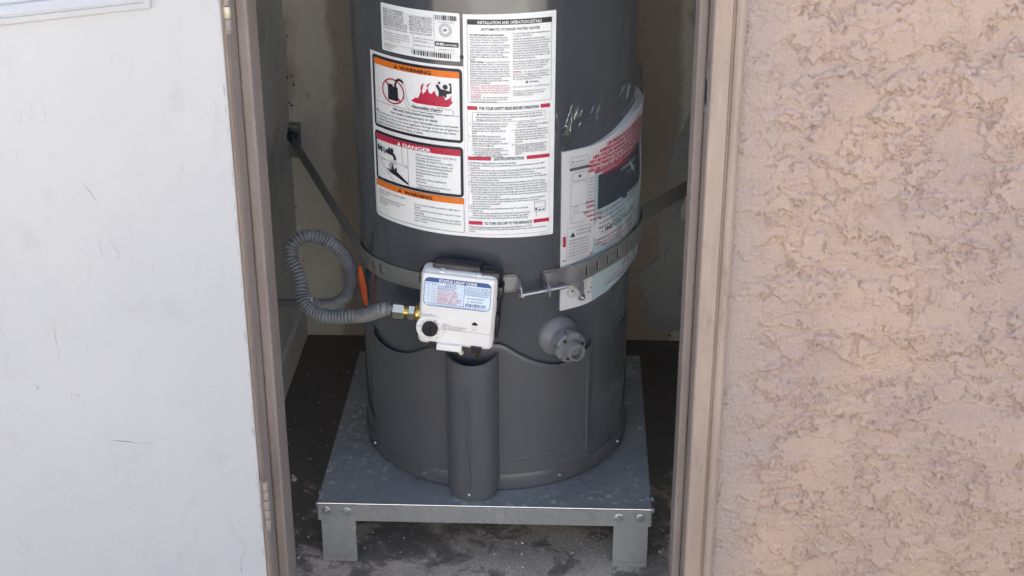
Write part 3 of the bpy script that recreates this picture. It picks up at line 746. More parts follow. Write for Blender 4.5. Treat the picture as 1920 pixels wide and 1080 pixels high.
P.stroke('ink', [(-.1935, .7485), (-.184, .7475), (-.176, .7465), (-.1715, .7435), (-.1695, .7365)], .0062)
P.stroke('ink', [(-.1965, .7545), (-.1975, .748), (-.195, .7425)], .0022)
P.text('pink', 'HOT', -.172, .7275, .0062, .013, 'c')
P.poly('ink', [(-.1895, .7190), (-.180, .7165), (-.185, .7285), (-.1835, .7292), (-.1770, .7175), (-.179, .7315), (-.1775, .7315), (-.172, .719), (-.168, .7245), (-.1665, .7240), (-.166, .7170), (-.156, .7110), (-.1415, .7020), (-.1415, .6985), (-.160, .7055), (-.172, .7095), (-.184, .7125), (-.190, .7168)])
P.poly('red', [(-.178, .7150), (-.168, .7170), (-.156, .7095), (-.150, .7050), (-.162, .7085), (-.174, .7110)])
P.para('tink', ['Water temperature over 125 F (52 C)', 'can cause severe burns', 'instantly or death from scalds.'], -.1245, .7565, .074, .0050, .0045, .010)
P.para('tink', ['Children, disabled and elderly are', 'at highest risk of being scalded.'], -.1245, .7405, .068, .0050, .0045, .010)
P.para('tink', ['See instruction manual before', 'setting temperature at water', 'heater.'], -.1245, .7295, .060, .0050, .0045, .010)
P.para('tink', ['Feel water before bathing or', 'showering.'], -.1245, .7135, .056, .0050, .0045, .010)
P.para('tink', ['Temperature limiting valves are', 'available, see manual.'], -.1245, .7025, .063, .0048, .0043, .010)
# lower warning panel
P.rframe('ink', -.2240, .6285, -.0385, .6905, .0006, .002); P.rect('orange', -.2234, .6792, -.0391, .6899)
tri(P, 'ink', -.164, .6815, .0064); P.text('ink', 'WARNING', -.1515, .6810, .0084, .057, bold=.03)
P.para('tink', ['Improper installation. Contact qualified', 'technician only.'], -.2150, .6715, .066, .0046, .0040, .010)
P.para('tink', ['Thermal insulation blanket, should not be', 'used on this water heater. Contact', 'relieving valve.'], -.2150, .6585, .064, .0046, .0040, .010)
P.para('tink', ['Do not operate if soldier gemstone or sight glass is', 'damaged.', 'Do not operate if any of the heater access door covers', 'are missing.', 'Failure to follow the above instructions may result in', 'a fire or explosion causing property damage, personal', 'injury or death.'], -.1300, .6665, .086, .0049, .0042, .010)
P.build(cylmap, wl, dict(orange='orange_band', red='red_shape', ink='black_shape', tink='small_print', pink='pale_red_print', label='white_lettering'), base=.0010, cut=.005)

# --- right instruction label
il = sheet('instruction_label', [(-.0364, .622), (.1120, .619), (.1132, .621), (.1150, 1.0025), (.1138, 1.0048), (-.0364, 1.0025)], 'label', wh)
P = Print()
P.rect('ink', -.0290, .9862, .1075, .9945); P.text('label', 'INSTALLATION AND OPERATION DETAILS', .0385, .9880, .0068, .102, 'c', .02)
P.text('ink', 'AUTOMATIC STORAGE WATER HEATER', .0400, .9768, .0064, .095, 'c', .01)
P.rframe('ink', -.0297, .8575, .1072, .9948, .0004, .001)
P.text('ink', 'For Safe Installation and Operation:', -.0255, .9685, .0044, .055, bold=.02)
d = .00392
P.para('tink', ['Read all instruction books, warnings and', 'instructions. If owner\'s manual is missing', 'contact the retailer or manufacturer.'], -.0255, .9645, .061, d, .0040, .006)
P.para('tink', ['This appliance must be installed in accordance', 'with local codes or, in the absence of local', 'codes, the National Fuel Gas Code, ANSI', 'Z223.1/NFPA 54 or the CSA B149.1, Natural Gas', 'and Propane Installation Code. Not for', 'installation in Manufactured Homes (Mobile', 'Home).'], -.0255, .9520, .064, d, .0040, .006)
P.text('ink', 'Water Leakage', -.0255, .9245, .0042, .022, bold=.02); P.text('tink', '- Regardless of the material', -.0015, .9245, .0040, .039)
P.para('tink', ['from which a water heater is constructed, it', 'will at some time leak, due to the corrosive', 'action of water. The water heater must not be', 'located in an area where leakage will result in', 'damage to adjacent area or lower floors. When', 'such area cannot be avoided, it is recommended', 'that a suitable catch pan, adequately', 'drained, be installed under the water heater.', 'See Use and Care Manual.'], -.0255, .9205, .064, d * .98, .0040, .006)
P.para('pink', ['CAUTION - Hotter water increases the risk of', 'scald injury. Refer to Scald Danger information', 'on this water heater. See Use and Care Manual', 'for instructions before changing the tempera-', 'ture setting.'], -.0255, .8855, .064, d, .0040, .012)
P.text('red', 'WARNING', -.0255, .8655, .0042, .0165, bold=.015); P.text('tink', '- Any thermostat setting above', -.0070, .8655, .0040, .043); P.para('tink', ['125 F (52 C) may cause severe burns and', 'consume energy unnecessarily.'], -.0255, .8618, .058, .0036, .0038, .006)
P.para('tink', ['For operation at inlet water temperatures not', 'to exceed 180 F (82 C).'], .0430, .9705, .061, d, .0040, .006)
P.para('tink', ['Suitable for combination water (potable)', 'heating and space heating and not suitable for', 'space heating applications only. Do not connect', 'the heater to any heating system or compo-', 'nents that have previously been used with a', 'non-potable water heating appliance. Do not', 'introduce toxic chemicals, such as those used', 'for boiler treatment, into the heater, or the', 'attached space heating loop.'], .0430, .9615, .062, d, .0040, .006)
P.para('tink', ['Water heater is equipped with a single-use gas', 'shut-off device. If service is needed, the', 'complete control valve must be replaced.', 'Contact your local service technician.'], .0430, .9245, .061, d, .0040, .006)
P.text('red', 'WARNING', .0430, .9070, .0042, .0140, bold=.015); P.text('tink', '- This water heater must be braced,', .0590, .9070, .0040, .045)
P.para('tink', ['anchored, or strapped to avoid falling or', 'moving during an earthquake. See instructions', 'for correct installation procedures.'], .0430, .9031, .061, d, .0040, .006)
tri(P, 'tink', .0630, .8890, .0048); P.text('ink', 'WARNING:', .0695, .8893, .0042, .016, bold=.01); P.text('tink', 'Cancer and Reproductive Harm - www.P65Warnings.ca.gov', .0430, .8825, .0036, .061)
P.para('tink', ['This product is covered by one or more of the', 'following patents. Other patents pending.', 'US 7,604,478 / US 7,559,293'], .0430, .8755, .054, .0036, .0034, .006)
def redhead(z, x0, x1, t, w):
    P.rect('red', -.0312, z, x0, z + .0064); P.rect('red', x1, z, .1055, z + .0064); P.text('ink', t, (x0 + x1) / 2, z + .0004, .0074, w, 'c', .02)
redhead(.8450, -.0145, .0890, 'FOR YOUR SAFETY READ BEFORE OPERATING', .097)
P.rect('pink', -.0312, .6265, -.0309, .8440); P.rect('pink', .1050, .6245, .1053, .8440)
P.rframe('ink', -.0230, .8255, .0970, .8410, .0004, .0008)
tri(P, 'ink', -.0155, .8362, .0036); P.text('ink', 'WARNING: If you do not follow these instructions and the Use & Care', -.0110, .8362, .0040, .102, bold=.012)
P.para('tink', ['Manual instructions exactly, a fire or explosion may result causing property', 'damage, personal injury or loss of life.'], -.0165, .8318, .110, .0042, .0038, .012)
d = .00405
P.text('tink', 'A.', -.0285, .8205, .0040); P.para('tink', ['This appliance has a pilot which is lit by a', 'piezo-electric spark gas ignition system.', 'Do not open the lower door of this', 'appliance and try to light the pilot by', 'hand.'], -.0235, .8205, .059, d, .0041, .010)
P.text('tink', 'B.', -.0285, .7990, .0040); P.para('tink', ['BEFORE LIGHTING smell all around the', 'appliance area for gas. Be sure to smell', 'next to the floor because some gas is', 'heavier than air and will settle on the floor.', 'WHAT TO DO IF YOU SMELL GAS:'], -.0235, .7990, .059, d, .0041, .010)
P.para('tink', ['Do not try to light any appliance.', 'Do not touch any electric switch; do not', 'use any phone in your building.', 'Immediately call your gas supplier from', 'a neighbor\'s phone. Follow the gas'], -.0205, .7782, .056, .0034, .0039, .010)
for z in (.7790, .7756, .7688): P.disc('ink', -.0230, z, .0007, 8)
P.text('tink', 'supplier\'s instructions.', .0510, .8222, .0040, .030); P.para('tink', ['If you cannot reach your gas supplier,', 'call the fire department.'], .0490, .8180, .054, d, .0041, .010); P.disc('ink', .0465, .8190, .0007, 8)
P.text('tink', 'C.', .0415, .8090, .0040); P.para('tink', ['Use only your hand to turn the gas control', 'knob. Never use tools. If the knob will not', 'turn by hand, don\'t try to repair it, call a', 'qualified service technician. Force or', 'attempted repair may result in a fire or', 'explosion.'], .0465, .8090, .056, d, .0041, .010)
P.text('tink', 'D.', .0415, .7840, .0040); P.para('tink', ['Do not use this appliance if any part has', 'been under water. Immediately call a', 'qualified installer or service agency to', 'replace a flooded water heater. Do not', 'attempt to repair the unit; it must be', 'replaced.'], .0465, .7842, .054, .0032, .0038, .010)
redhead(.7585, .0070, .0660, 'LIGHTING INSTRUCTIONS', .050)
z = .7525
LI = [('1. STOP! Read safety information above on this label.', .078), ('2. Rotate the combination gas control/thermostat knob counter-clockwise to the "OFF"', .126), ('position.', .016), ('3. Wait five (5) minutes to clear out any gas. If you smell gas, STOP! Follow "B" in the safety', .128), ('information above on this label. If you don\'t smell gas, go to the next step.', .105), ('4. Remove the outer door from the water heater. Do not attempt to remove the inner door', .120), ('assembly. Locate the piezo-electric spark generator button which is just below the combination', .130), ('gas control/thermostat knob.', .047), ('5. Rotate the combination gas control/thermostat knob clockwise to the "PILOT" position.', .128), ('6. Depress and hold the combination gas control/thermostat knob all the way in while repeat-', .128), ('edly depressing the piezo-electric spark generator button several times until the "STATUS"', .128), ('indicator light begins to blink. Once the "STATUS" indicator light begins to blink, verify the', .128), ('pilot is lit by viewing the pilot flame through the sight glass window located on the inner door.', .130), ('   If the "STATUS" indicator light does not start blinking after 90 seconds and the pilot is not', .126), ('   lit, repeat steps 2 through 6.', .046), ('   If the pilot will not stay lit after several lighting sequence attempts, turn the combination', .122), ('   gas control/thermostat knob counter-clockwise to the "OFF" position and call your', .112), ('   service technician or gas supplier.', .046), ('7. Replace the outer door.', .036), ('8. Rotate the combination gas control/thermostat knob. The knob should', .098), ('pop back out.', .020), ('   If the combination gas control/thermostat knob does not pop back out when', .096), ('   released, stop and immediately call your service technician or gas supplier.', .094), ('9. Set the combination gas control/thermostat knob to the desired setting.', .098)]
dz = (.7525 - .6555) / (len(LI) - 1)
for i, (t, w) in enumerate(LI):
    ind = .006 if t[0] == ' ' else (0 if t[0].isdigit() else .003)
    P.text('tink', t.strip(), -.0300 + ind, .7525 - i * dz, .0040, min(w, .131 - ind), bold=.012)
P.rframe('tink', .0790, .6640, .0985, .6830, .0006, .002); P.stroke('tink', [(.0800, .6715), (.0975, .6715)], .0004); P.disc('tink', .0825, .6685, .0022, 12); P.disc('tink', .0945, .6668, .0016, 10); P.stroke('tink', [(.0825, .6640), (.0825, .6560)], .0006); P.stroke('tink', [(.0790, .680), (.0985, .680)], .0004); P.disc('tink', .0885, .6670, .002, 6)
redhead(.6440, -.0080, .0780, 'TO TURN GAS OFF TO THE APPLIANCE', .080)
P.para('tink', ['Rotate the combination gas control/thermostat knob counter-clockwise to the "OFF"', 'position. Note: The "STATUS" indicator light will readily stop lit, then go out after a short period', 'of time.'], -.0295, .6388, .129, .0040, .0040, .012)
P.rect('red', -.0312, .6262, .1052, .6266); P.text('tink', '100093-162 REV. 03', .0890, .6215, .0024, .015)
P.build(cylmap, il, dict(red='red_shape', ink='black_shape', tink='small_print', pink='pale_red_print', label='white_lettering'), base=.0010, cut=.005)

# ------------------------------------------------------------------ gas control
gth, gz, gphi, gro, gw, gh = -.15057, .50946, -.06726, .07838, .1242, .1379
rr_ = R + .065
X_ = Vector((math.cos(gphi), math.sin(gphi), 0)); Z_ = Vector((0, 0, 1))
xa = X_ * math.cos(gro) - Z_ * math.sin(gro); za = X_ * math.sin(gro) + Z_ * math.cos(gro); ya = za.cross(xa)
gm = Matrix((xa, ya, za)).transposed().to_4x4(); gm.translation = Vector((rr_ * math.sin(gth), -rr_ * math.cos(gth), gz - H))
hw_, hh_ = gw / 2, gh / 2
def gq(cx, cy):               # position on the face plate from its outline
    a, b = cx - 190, cy - 100; det = 730 * 750 + 55 * 90
    s = (a * 750 + 55 * b) / det; t = (730 * b - 90 * a) / det
    return (s - .5) * gw, (.5 - t) * gh
m = MB().box(-hw_ - .005, hw_, .0035, .047, -hh_, hh_)
gc = m.build('gas_control', 'white', wh, True, bevel=.011, seg=4); gc.matrix_local = gm
gc['label'] = 'white gas control box with status sticker and black dial'
lo = gq(500, 715)[1]
MB().box(-hw_ - .0015, hw_ - .0035, 0, .03, lo, hh_ - .003).build('upper_panel', 'white', gc, True, bevel=.0034, seg=3)
MB().box(-hw_ + .012, hw_ - .03, .018, .0465, hh_ - .02, hh_ + .010).build('back_plate', 'black', gc, True, bevel=.006)
MB().box(-hw_ + .0, hw_ + .0045, .030, .064, -hh_ + .010, hh_ - .006).build('back_plate', 'black', gc, True, bevel=.005)
MB().box(hw_ - .034, hw_ + .003, .012, .042, hh_ - .022, hh_ + .005).build('back_plate', 'black', gc, True, bevel=.005)
MB().box(hw_ + .0005, hw_ + .0095, .014, .046, .020, .048).build('side_lug', 'black', gc, True, bevel=.003)
MB().box(hw_ + .0005, hw_ + .0065, .014, .05, -.045, -.005).build('side_lug', 'black', gc, True, bevel=.003)
MB().box(-hw_ - .010, -hw_ + .004, .022, .05, .036, .058).build('side_lug', 'black', gc, True, bevel=.003)
for cx_ in (372, 738):
    x, z = gq(cx_, 118); MB().box(x - .004, x + .004, .004, .02, hh_ - .002, hh_ + .0018).build('top_rib', 'white', gc, bevel=.0008)
kx, kz = gq(250, 672)
dk = MB().lathe([(.0240, .006), (.0240, -.0005), (.0232, -.0014), (.002, -.0016)], (kx, 0, kz), (0, -1, 0), 48)
MB().lathe([(.0242, -.008), (.0242, .0012), (.0234, .0020), (.001, .0021)], (kx, 0, kz), (0, -1, 0), 48).build('dial_plate', 'white', gc, True)
kn = MB().lathe([(.0136, .0018), (.0136, .0075), (.0125, .0095), (.001, .0098)], (kx, 0, kz), (0, -1, 0), 36).build('dial', 'black', gc, True)
MB().box(kx - .0016, kx + .0016, -.0125, -.0095, kz - .0105, kz + .0105).build('dial_grip', 'black', gc, bevel=.0008)
a0, b0 = gq(312, 830), gq(560, 925)
MB().box(a0[0], b0[0], -.0045, .012, b0[1], a0[1]).build('press_bar', 'white', gc, True, bevel=.0022)
for (c0, c1) in (((232, 822), (300, 890)), ((652, 870), (755, 945))):
    p0, p1 = gq(*c0), gq(*c1); MB().box(p0[0], p1[0], -.0008, .012, p1[1] - .001, p0[1]).build('clip_slot', 'black', gc, bevel=.001)
p0 = gq(695, 640)
vv = [(p0[0] + .0050 * math.cos(t), -.0007, p0[1] - .002 + .0055 * math.sin(t)) for t in np.linspace(0, PI, 12)]
MB().rings([[(x, y, z) for x, y, z in vv], [(x, .001, z) for x, y, z in vv]]).build('status_lamp', 'black', gc)
# status sticker
def flat(y0): return lambda x, z, d: np.stack([x, np.full_like(x, y0) - d, z], -1)
q = gq
L0 = q(178, 162); L1 = q(868, 520)
sx0, sx1, sz0, sz1 = q(172, 440)[0] + .001, q(868, 240)[0], q(500, 478)[1], q(500, 186)[1]
P = Print(); P.poly('skyl', P.rr(sx0, sz0, sx1, sz1, .0095, 8)); P.build(flat(0), gc, dict(skyl='status_sticker'), base=.0005, step=0)
P = Print(); P.rframe('blue', sx0 + .0005, sz0 + .0005, sx1 - .0005, sz1 - .0005, .0010, .0090)
hz = sz1 - .0085; wS = sx1 - sx0; xS = lambda f: sx0 + wS * f; zS = lambda f: sz0 + (hz - sz0) * f
P.poly('blue', [(sx0 + .0012, hz), (sx1 - .0012, hz), (sx1 - .0018, hz + .003), (sx1 - .0045, hz + .0062), (sx1 - .009, hz + .0079), (sx0 + .009, hz + .0079), (sx0 + .0045, hz + .0062), (sx0 + .0018, hz + .003)])
P.text('label', 'STATUS LIGHT CODE', xS(.5), hz + .0012, .0074, wS * .56, 'c', .03)
for k in range(10): P.rect('blue', sx0 + .0015, zS(.14 + k * .086), xS(.60), zS(.14 + k * .086) + .0003)
for f in (.075, .125, .20, .60): P.rect('blue', xS(f), zS(.12), xS(f) + .0003 + .0003 * (f > .5), hz)
P.rect('blue', sx0 + .002, zS(.115), sx1 - .002, zS(.115) + .0004)
P.text('blue', 'STATUS', xS(.40), zS(.905), .0050, .016, 'c', .01); P.text('blue', 'LIGHT', xS(.013), zS(.91), .0034, .006); P.text('blue', 'CODE', xS(.135), zS(.91), .0034, .006)
for k, t in enumerate(('Control Off/Pilot Flame Out', 'Normal Operation', 'Low thermopile voltage', 'Temperature sensor failure', 'Electronics failure', 'Valve stuck or failure', 'Leaking gas valve', 'Flammable vapor sensor', 'Sensor failure')):
    P.text('blue' if k < 2 else 'pink', t, xS(.215), zS(.825 - k * .083), .0042, wS * random.uniform(.24, .36), bold=.012); P.text('blue' if k < 2 else 'pink', str(k), xS(.155), zS(.825 - k * .083), .0042)
P.para('blue', ['The flame is lit when status light is', 'blinking one time every three seconds', 'If the pilot flame is out, relight by', 'following the lighting instructions.', 'In case of failure contact service.'], xS(.615), zS(.90), wS * .36, zS(.1) - zS(.025), .0036, .012)
P.text('blue', 'Normal Operation', xS(.70), zS(.46), .0042, wS * .20, bold=.01); P.text('blue', 'System Problem', xS(.70), zS(.335), .0042, wS * .18, bold=.01)
P.disc('blue', xS(.665), zS(.475), .0013, 12); P.disc('pink', xS(.665), zS(.35), .0013, 12)
barcode(P, 'blue', xS(.63), xS(.95), zS(.15), zS(.27), 30, 9); P.text('blue', 'SEE INSTRUCTION MANUAL BEFORE OPERATING THIS WATER HEATER. FAILURE TO FOLLOW', xS(.5), zS(.035), .0036, wS * .84, 'c')
P.build(flat(0), gc, dict(blue='blue_print', pink='pale_red_print', label='white_lettering'), base=.0008, step=.0002)
P = Print()
a = q(155, 518); P.para('tink', ['ATTENTION-POUSSEZ/PUSH BUTTON', 'FOR LIGHTING/INSTRUCT'], a[0], a[1] - .002, .031, .0026, .0026)
a = q(362, 632); P.para('tink', ['TO LIGHT PILOT:', '1. Set dial to PILOT. Push down dial fully', 'Press and release igniter for 60 sec', 'Then turn dial to desired setting'], a[0], a[1] - .001, .043, .0029, .0027)
a = q(692, 692); P.text('tink', 'STATUS', a[0], a[1] - .001, .0030, .0085, 'c')
for (cx_, cy_, t) in ((170, 612, 'A'), (212, 590, 'B'), (262, 590, 'C'), (130, 648, 'HOT'), (308, 600, 'VERY'), (322, 622, 'HOT'), (185, 762, 'VAC'), (252, 775, 'PILOT'), (318, 772, 'OFF')):
    a = q(cx_, cy_); P.text('tink', t, a[0], a[1] - .0012, .0032, None, 'c')
for t in np.linspace(-2.6, 2.2, 9): P.stroke('ink', [(kx + .0148 * math.sin(t), kz + .0148 * math.cos(t)), (kx + .0178 * math.sin(t), kz + .0178 * math.cos(t))], .0006)
P.build(flat(-.0021), gc, dict(tink='small_print', ink='black_shape'), base=.0002, step=.0002)
# cables and torn sleeve below and beside the control
MB().tube([(-.020, .020, -hh_ + .004), (-.012, .022, -hh_ - .002), (.0, .030, -hh_ - .012), (.006, .045, -hh_ - .03)], .0045, 10).build('white_cable', 'white', gc, True)
MB().tube([(.038, .012, -hh_ + .004), (.039, .016, -hh_ - .004), (.036, .026, -hh_ - .022)], .0035, 10).build('cable_plug', 'brass', gc, True)
MB().grid([[(-hw_ + .004 + dx * k, .012, -.030 - .013 * k + dz) for dx, dz in ((-.006, .012), (-.010, .002), (-.012, -.010), (-.003, -.012))] for k in (.2, .6, 1.0)]).build('torn_sleeve', 'film', gc, True)
# gas inlet on the left of the control
fit = MB().lathe([(.0125, 0), (.0125, .010)], (-hw_ + .003, .022, -.020), (-1, 0, -.02), 8).build('inlet_fitting', 'brass', gc)

# ------------------------------------------------------------------ flexible gas hose
gh_ = tag(empty('gas_hose', (-.3249, .27, .3882)), 'grey corrugated flexible gas hose looping from side wall to white control', 'gas hose')
pl = gm.copy(); inl = Matrix.Translation((TX, TY, H)) @ gm
e_in = inl @ Vector((-hw_ - .007, .022, -.020)); dirv = (inl.to_3x3() @ Vector((-1, 0, -.02))).normalized()
org = Vector(gh_.location)
def off(p): return Vector(p) - org
end = e_in + dirv * .040
pts = [(-0.3249, 0.27, 0.3882), (-0.307, 0.2592, 0.3926), (-0.2849, 0.2485, 0.4025), (-0.2624, 0.2377, 0.4265), (-0.2504, 0.2269, 0.463), (-0.2559, 0.2162, 0.5018), (-0.2741, 0.2054, 0.5357), (-0.3002, 0.1946, 0.5575), (-0.3268, 0.1838, 0.5637), (-0.3459, 0.1731, 0.5505), (-0.3473, 0.1623, 0.5293), (-0.3361, 0.1515, 0.5105), (-0.3298, 0.1408, 0.4905), (-0.3257, 0.13, 0.4663), (-0.3081, 0.115, 0.4487), (-0.2776, 0.1, 0.446), (-0.2426, 0.088, 0.4524), (-0.2077, 0.075, 0.4625), tuple(end + dirv * .022), tuple(end)]
def spline(P, per=24):
    P = [Vector(p) for p in P]; Q = [P[0] * 2 - P[1]] + P + [P[-1] * 2 - P[-2]]; out = []
    for i in range(1, len(Q) - 2):
        for k in range(per):
            t = k / per; a, b, c, d_ = Q[i - 1:i + 3]
            out.append(.5 * ((2 * b) + (c - a) * t + (2 * a - 5 * b + 4 * c - d_) * t * t + (3 * b - a - 3 * c + d_) * t ** 3))
    return out + [P[-1]]
sp = spline(pts, 40); ln = [0]
for i in range(1, len(sp)): ln.append(ln[-1] + (sp[i] - sp[i - 1]).length)
N = int(ln[-1] / .0007); ss = np.linspace(0, ln[-1], N); arr = np.array([tuple(p) for p in sp])
pp = [off((np.interp(s, ln, arr[:, 0]), np.interp(s, ln, arr[:, 1]), np.interp(s, ln, arr[:, 2]))) for s in ss]
rad_ = [(.0104 + .0023 * (2 * abs(math.cos(PI * s / .0064)) ** .8 - 1)) if .010 < s < ln[-1] - .012 else .0086 for s in ss]
MB().tube(pp, rad_, 16).build('corrugated_hose', 'hose', gh_, True)
def nut(p0, d_, r, l, mat, name, sides=6):
    b = MB().lathe([(r * .9, 0), (r, l * .12), (r, l * .88), (r * .9, l)], off(p0), d_, sides); return b.build(name, mat, gh_)
nut(end + dirv * .006, -dirv, .0138, .0215, 'nickel', 'flare_nut')
MB().lathe([(.0095, 0), (.0095, .008)], off(end - dirv * .015), -dirv, 16).build('adapter', 'brass', gh_, True)
nut(end - dirv * .0225, -dirv, .0135, .0125, 'nickel', 'flare_nut')
MB().lathe([(.0150, 0), (.0165, .003), (.0165, .0055)], off(end - dirv * .0350), -dirv, 24).build('sealing_ring', 'brass', gh_, True)
nut(Vector((-.320, .2675, .3885)), Vector((-1, .3, -.1)), .0125, .016, 'galv2', 'flare_nut')

gsb = tag(empty('gas_outlet', (XL, .275, .389)), 'small pale gas valve block on a stub pipe behind the hose loop', 'gas outlet')
MB().lathe([(.0070, 0), (.0070, .13)], (0, 0, 0), (1, 0, 0), 18).build('pipe_stub', 'cover', gsb, True)
MB().box(.126, .147, -.013, .013, -.015, .017).build('valve_block', 'patch', gsb, bevel=.003)
MB().lathe([(.016, 0), (.016, .004), (.013, .006)], (.0005, 0, 0), (1, 0, 0), 20).build('wall_flange', 'cover', gsb, True)

# ------------------------------------------------------------------ earthquake strap round the tank
es = tag(empty('earthquake_strap', (TX, TY, H)), 'slotted steel earthquake strap bolted round the heater and to the walls', 'strap')
SW = .0325
def swpath(P):               # P: list of (x,y,z centre, half width)  heater-local, vertical band
    mb = MB(); rg = []
    for i, (x, y, z) in enumerate(P):
        a, b = P[max(i - 1, 0)], P[min(i + 1, len(P) - 1)]; d_ = Vector((b[0] - a[0], b[1] - a[1], b[2] - a[2])).normalized()
        out = d_.cross(Vector((0, 0, 1))).normalized(); u = out.cross(d_).normalized(); p = Vector((x, y, z))
        rg.append([p - u * SW / 2 - out * .0009, p + u * SW / 2 - out * .0009, p + u * SW / 2 + out * .0009, p - u * SW / 2 + out * .0009])
    return mb.rings(rg)
def sr(t): return R + .0028 + .0135 * float(sstep(26, 40, np.array(float(t)))) + .004 * float(sstep(50, 75, np.array(float(t))))
def sz(t): return float(np.interp(t, (-80, -72, -30, 8, 30, 46, 68, 90), (.513, .515, .526, .537, .5385, .549, .556, .553)))
lp = [Vector((-.474 - TX, YB - .022 - TY, .497 - H))]
ta = rad(-80); q_ = Vector(CP(ta, R + .0028, sz(-80)))
for k in np.linspace(.1, .93, 8): lp.append(lp[0].lerp(q_, k))
lp += [Vector(CP(rad(t), sr(t), sz(t))) for t in np.linspace(-80, 11, 48)]
b1 = swpath([tuple(p) for p in lp]).build('strap_band', 'strap', es, True)
rp = [Vector(CP(rad(t), sr(t), sz(t))) for t in np.linspace(21.5, 96, 44)]
e0 = rp[-1]; e9 = Vector((XR - .004 - TX, .70 - TY, .487 - H))
rp += [e0.lerp(e9, k) for k in np.linspace(.12, 1, 7)]
b2 = swpath([tuple(p) for p in rp]).build('strap_band', 'strap', es, True)
def slot(par, th, r, z, l=.017, w=.0028):
    MB().grid([[CP(th + s_ * w / r / 2, r, z + k * l / 2) for s_ in (-1, 1)] for k in (-1, -.6, .6, 1)]).build('slot', 'dark', par)
    MB().grid([[CP(th + s_ * .0014 / r + .0026 / r, r + .0003, z + k * l / 2) for s_ in (-1, 1)] for k in (-.9, 0, .9)]).build('slot_lip', 'zinc', par)
for t in (-62, -56, -50): slot(b1, rad(t), sr(t) + .0013, sz(t))
for t in (39, 44.2, 50.1, 56.1, 63): slot(b2, rad(t), sr(t) + .0013, sz(t) - .001)
# tension bolt and its two bent tabs
def tab(th0, th1, zc, hz_, fl_th, r0, name):
    pa = [CP(rad(t), r0, zc) for t in np.linspace(th0, th1, 6)]
    m = MB(); rg = []
    for t in np.linspace(th0, th1, 6): rg.append([CP(rad(t), r0, zc - hz_), CP(rad(t), r0, zc + hz_), CP(rad(t), r0 + .0022, zc + hz_), CP(rad(t), r0 + .0022, zc - hz_)])
    m.rings(rg); t = rad(fl_th); dt = .0011 / R
    c_ = []
    for r, zt, zb in ((r0, zc + hz_, zc - hz_), (r0 + .010, zc + hz_ - .001, zc - hz_), (r0 + .030, zc + .004, zc - hz_ - .004), (r0 + .036, zc - .004, zc - hz_ - .001)):
        c_.append([CP(t - dt, r, zb), CP(t - dt, r, zt), CP(t + dt, r, zt), CP(t + dt, r, zb)])
    m.rings(c_); return m.build(name, 'zinc', es, bevel=0)
tab(5.2, 11.4, .5385, .0118, 11.7, R + .0042, 'clamp_tab'); tab(21.2, 27.5, .538, .0138, 21.3, R + .0062, 'clamp_tab')
bx = tab(27.0, 33.4, .5385, .0185, 33.6, R + .0085, 'clamp_tab')
A = Vector(CP(rad(12.4), R + .027, .5245)); B = Vector(CP(rad(29.6), R + .026, .5285)); d_ = (B - A).normalized()
tb = MB().tube([A, B], .0034, 14)
tb.lathe([(.0092, 0), (.0092, .0016), (.0088, .002)], A - d_ * .001, -d_, 24); tb.lathe([(.0052, .002), (.0056, .004), (.0035, .006)], A - d_ * .001, -d_, 16)
tbo = tb.build('tension_bolt', 'zinc', es, True)
mid = A.lerp(B, .52); MB().lathe([(.0062, 0), (.0068, .001), (.0068, .0065), (.006, .0075)], mid, d_, 6).build('nut', 'zyel', es)
MB().lathe([(.0085, -.0018), (.0085, 0)], mid, d_, 20).build('washer', 'zinc', es)
th_ = 70; MB().tube([A + d_ * (.012 + .0009 * k) for k in range(2)], .0036, 12).build('thread', 'zinc', es)
# self-drilling screw under the strap, right
a = rad(37.7); MB().lathe([(.0072, 0), (.0072, .001), (.005, .0015), (.0048, .0052), (.003, .0065)], CP(a, R + .0125, .4935), (math.sin(a), -math.cos(a), -.2), 12).build('screw', 'zinc', es, True)
# wall anchor at the left end
an = Vector((-.474 - TX, YB - TY, .507 - H))
MB().lathe([(.017, -.0005), (.017, .0025), (.016, .003)], an + Vector((0, -.0245, 0)), (0, -1, 0), 24).build('washer', 'bluebolt', es, True)
MB().lathe([(.0105, .003), (.011, .0045), (.011, .0135), (.009, .016)], an + Vector((0, -.0245, 0)), (0, -1, 0), 6).build('anchor_bolt', 'bluebolt', es)
MB().box(an.x - .018, an.x + .018, an.y - .0236, an.y - .0001, an.z - .055, an.z + .022).build('anchor_bracket', 'strap', es, bevel=.002)

# ------------------------------------------------------------------ manual in its plastic bag, taped to the right flank
mbg = tag(empty('manual_bag', (TX, TY, H)), 'instruction booklet in a crinkled clear plastic bag on the tank\'s right side', 'manual bag')
def br(t): return .0040 + .0105 * sstep(32, 72, t) - .009 * sstep(86, 106, t)
def skew(t): return .020 * sstep(40, 80, t)
def bagmap(x, z, d):
    t = x / R; deg = np.degrees(t); pinch = .006 * np.exp(-((z - .545) / .03) ** 2)
    r = R + br(deg) - pinch * sstep(28, 40, deg) * .8 + d + .0012 * np.sin(z * 38 + x * 22) * sstep(30, 60, deg)
    return np.stack([r * np.sin(t), -r * np.cos(t), z - H], -1)
x_ = lambda deg: rad(deg) * R
TB = np.linspace(29.2, 104, 60); xb = np.array([x_(t) for t in TB])
def brow(k, inner):
    zlo = .4725 + .036 * sstep(38, 76, TB); zhi = .764 + .030 * sstep(40, 78, TB); z = zlo + (zhi - zlo) * k
    if not inner: return [tuple(p) for p in bagmap(xb, z, 0.0)]
    return [(( R + .0008) * math.sin(rad(t)), -(R + .0008) * math.cos(rad(t)), q - H) for t, q in zip(TB, z)]
bk = MB(); rows = [brow(k, False) for k in np.linspace(0, 1, 40)]; rows2 = [brow(k, True) for k in (0, 1)]
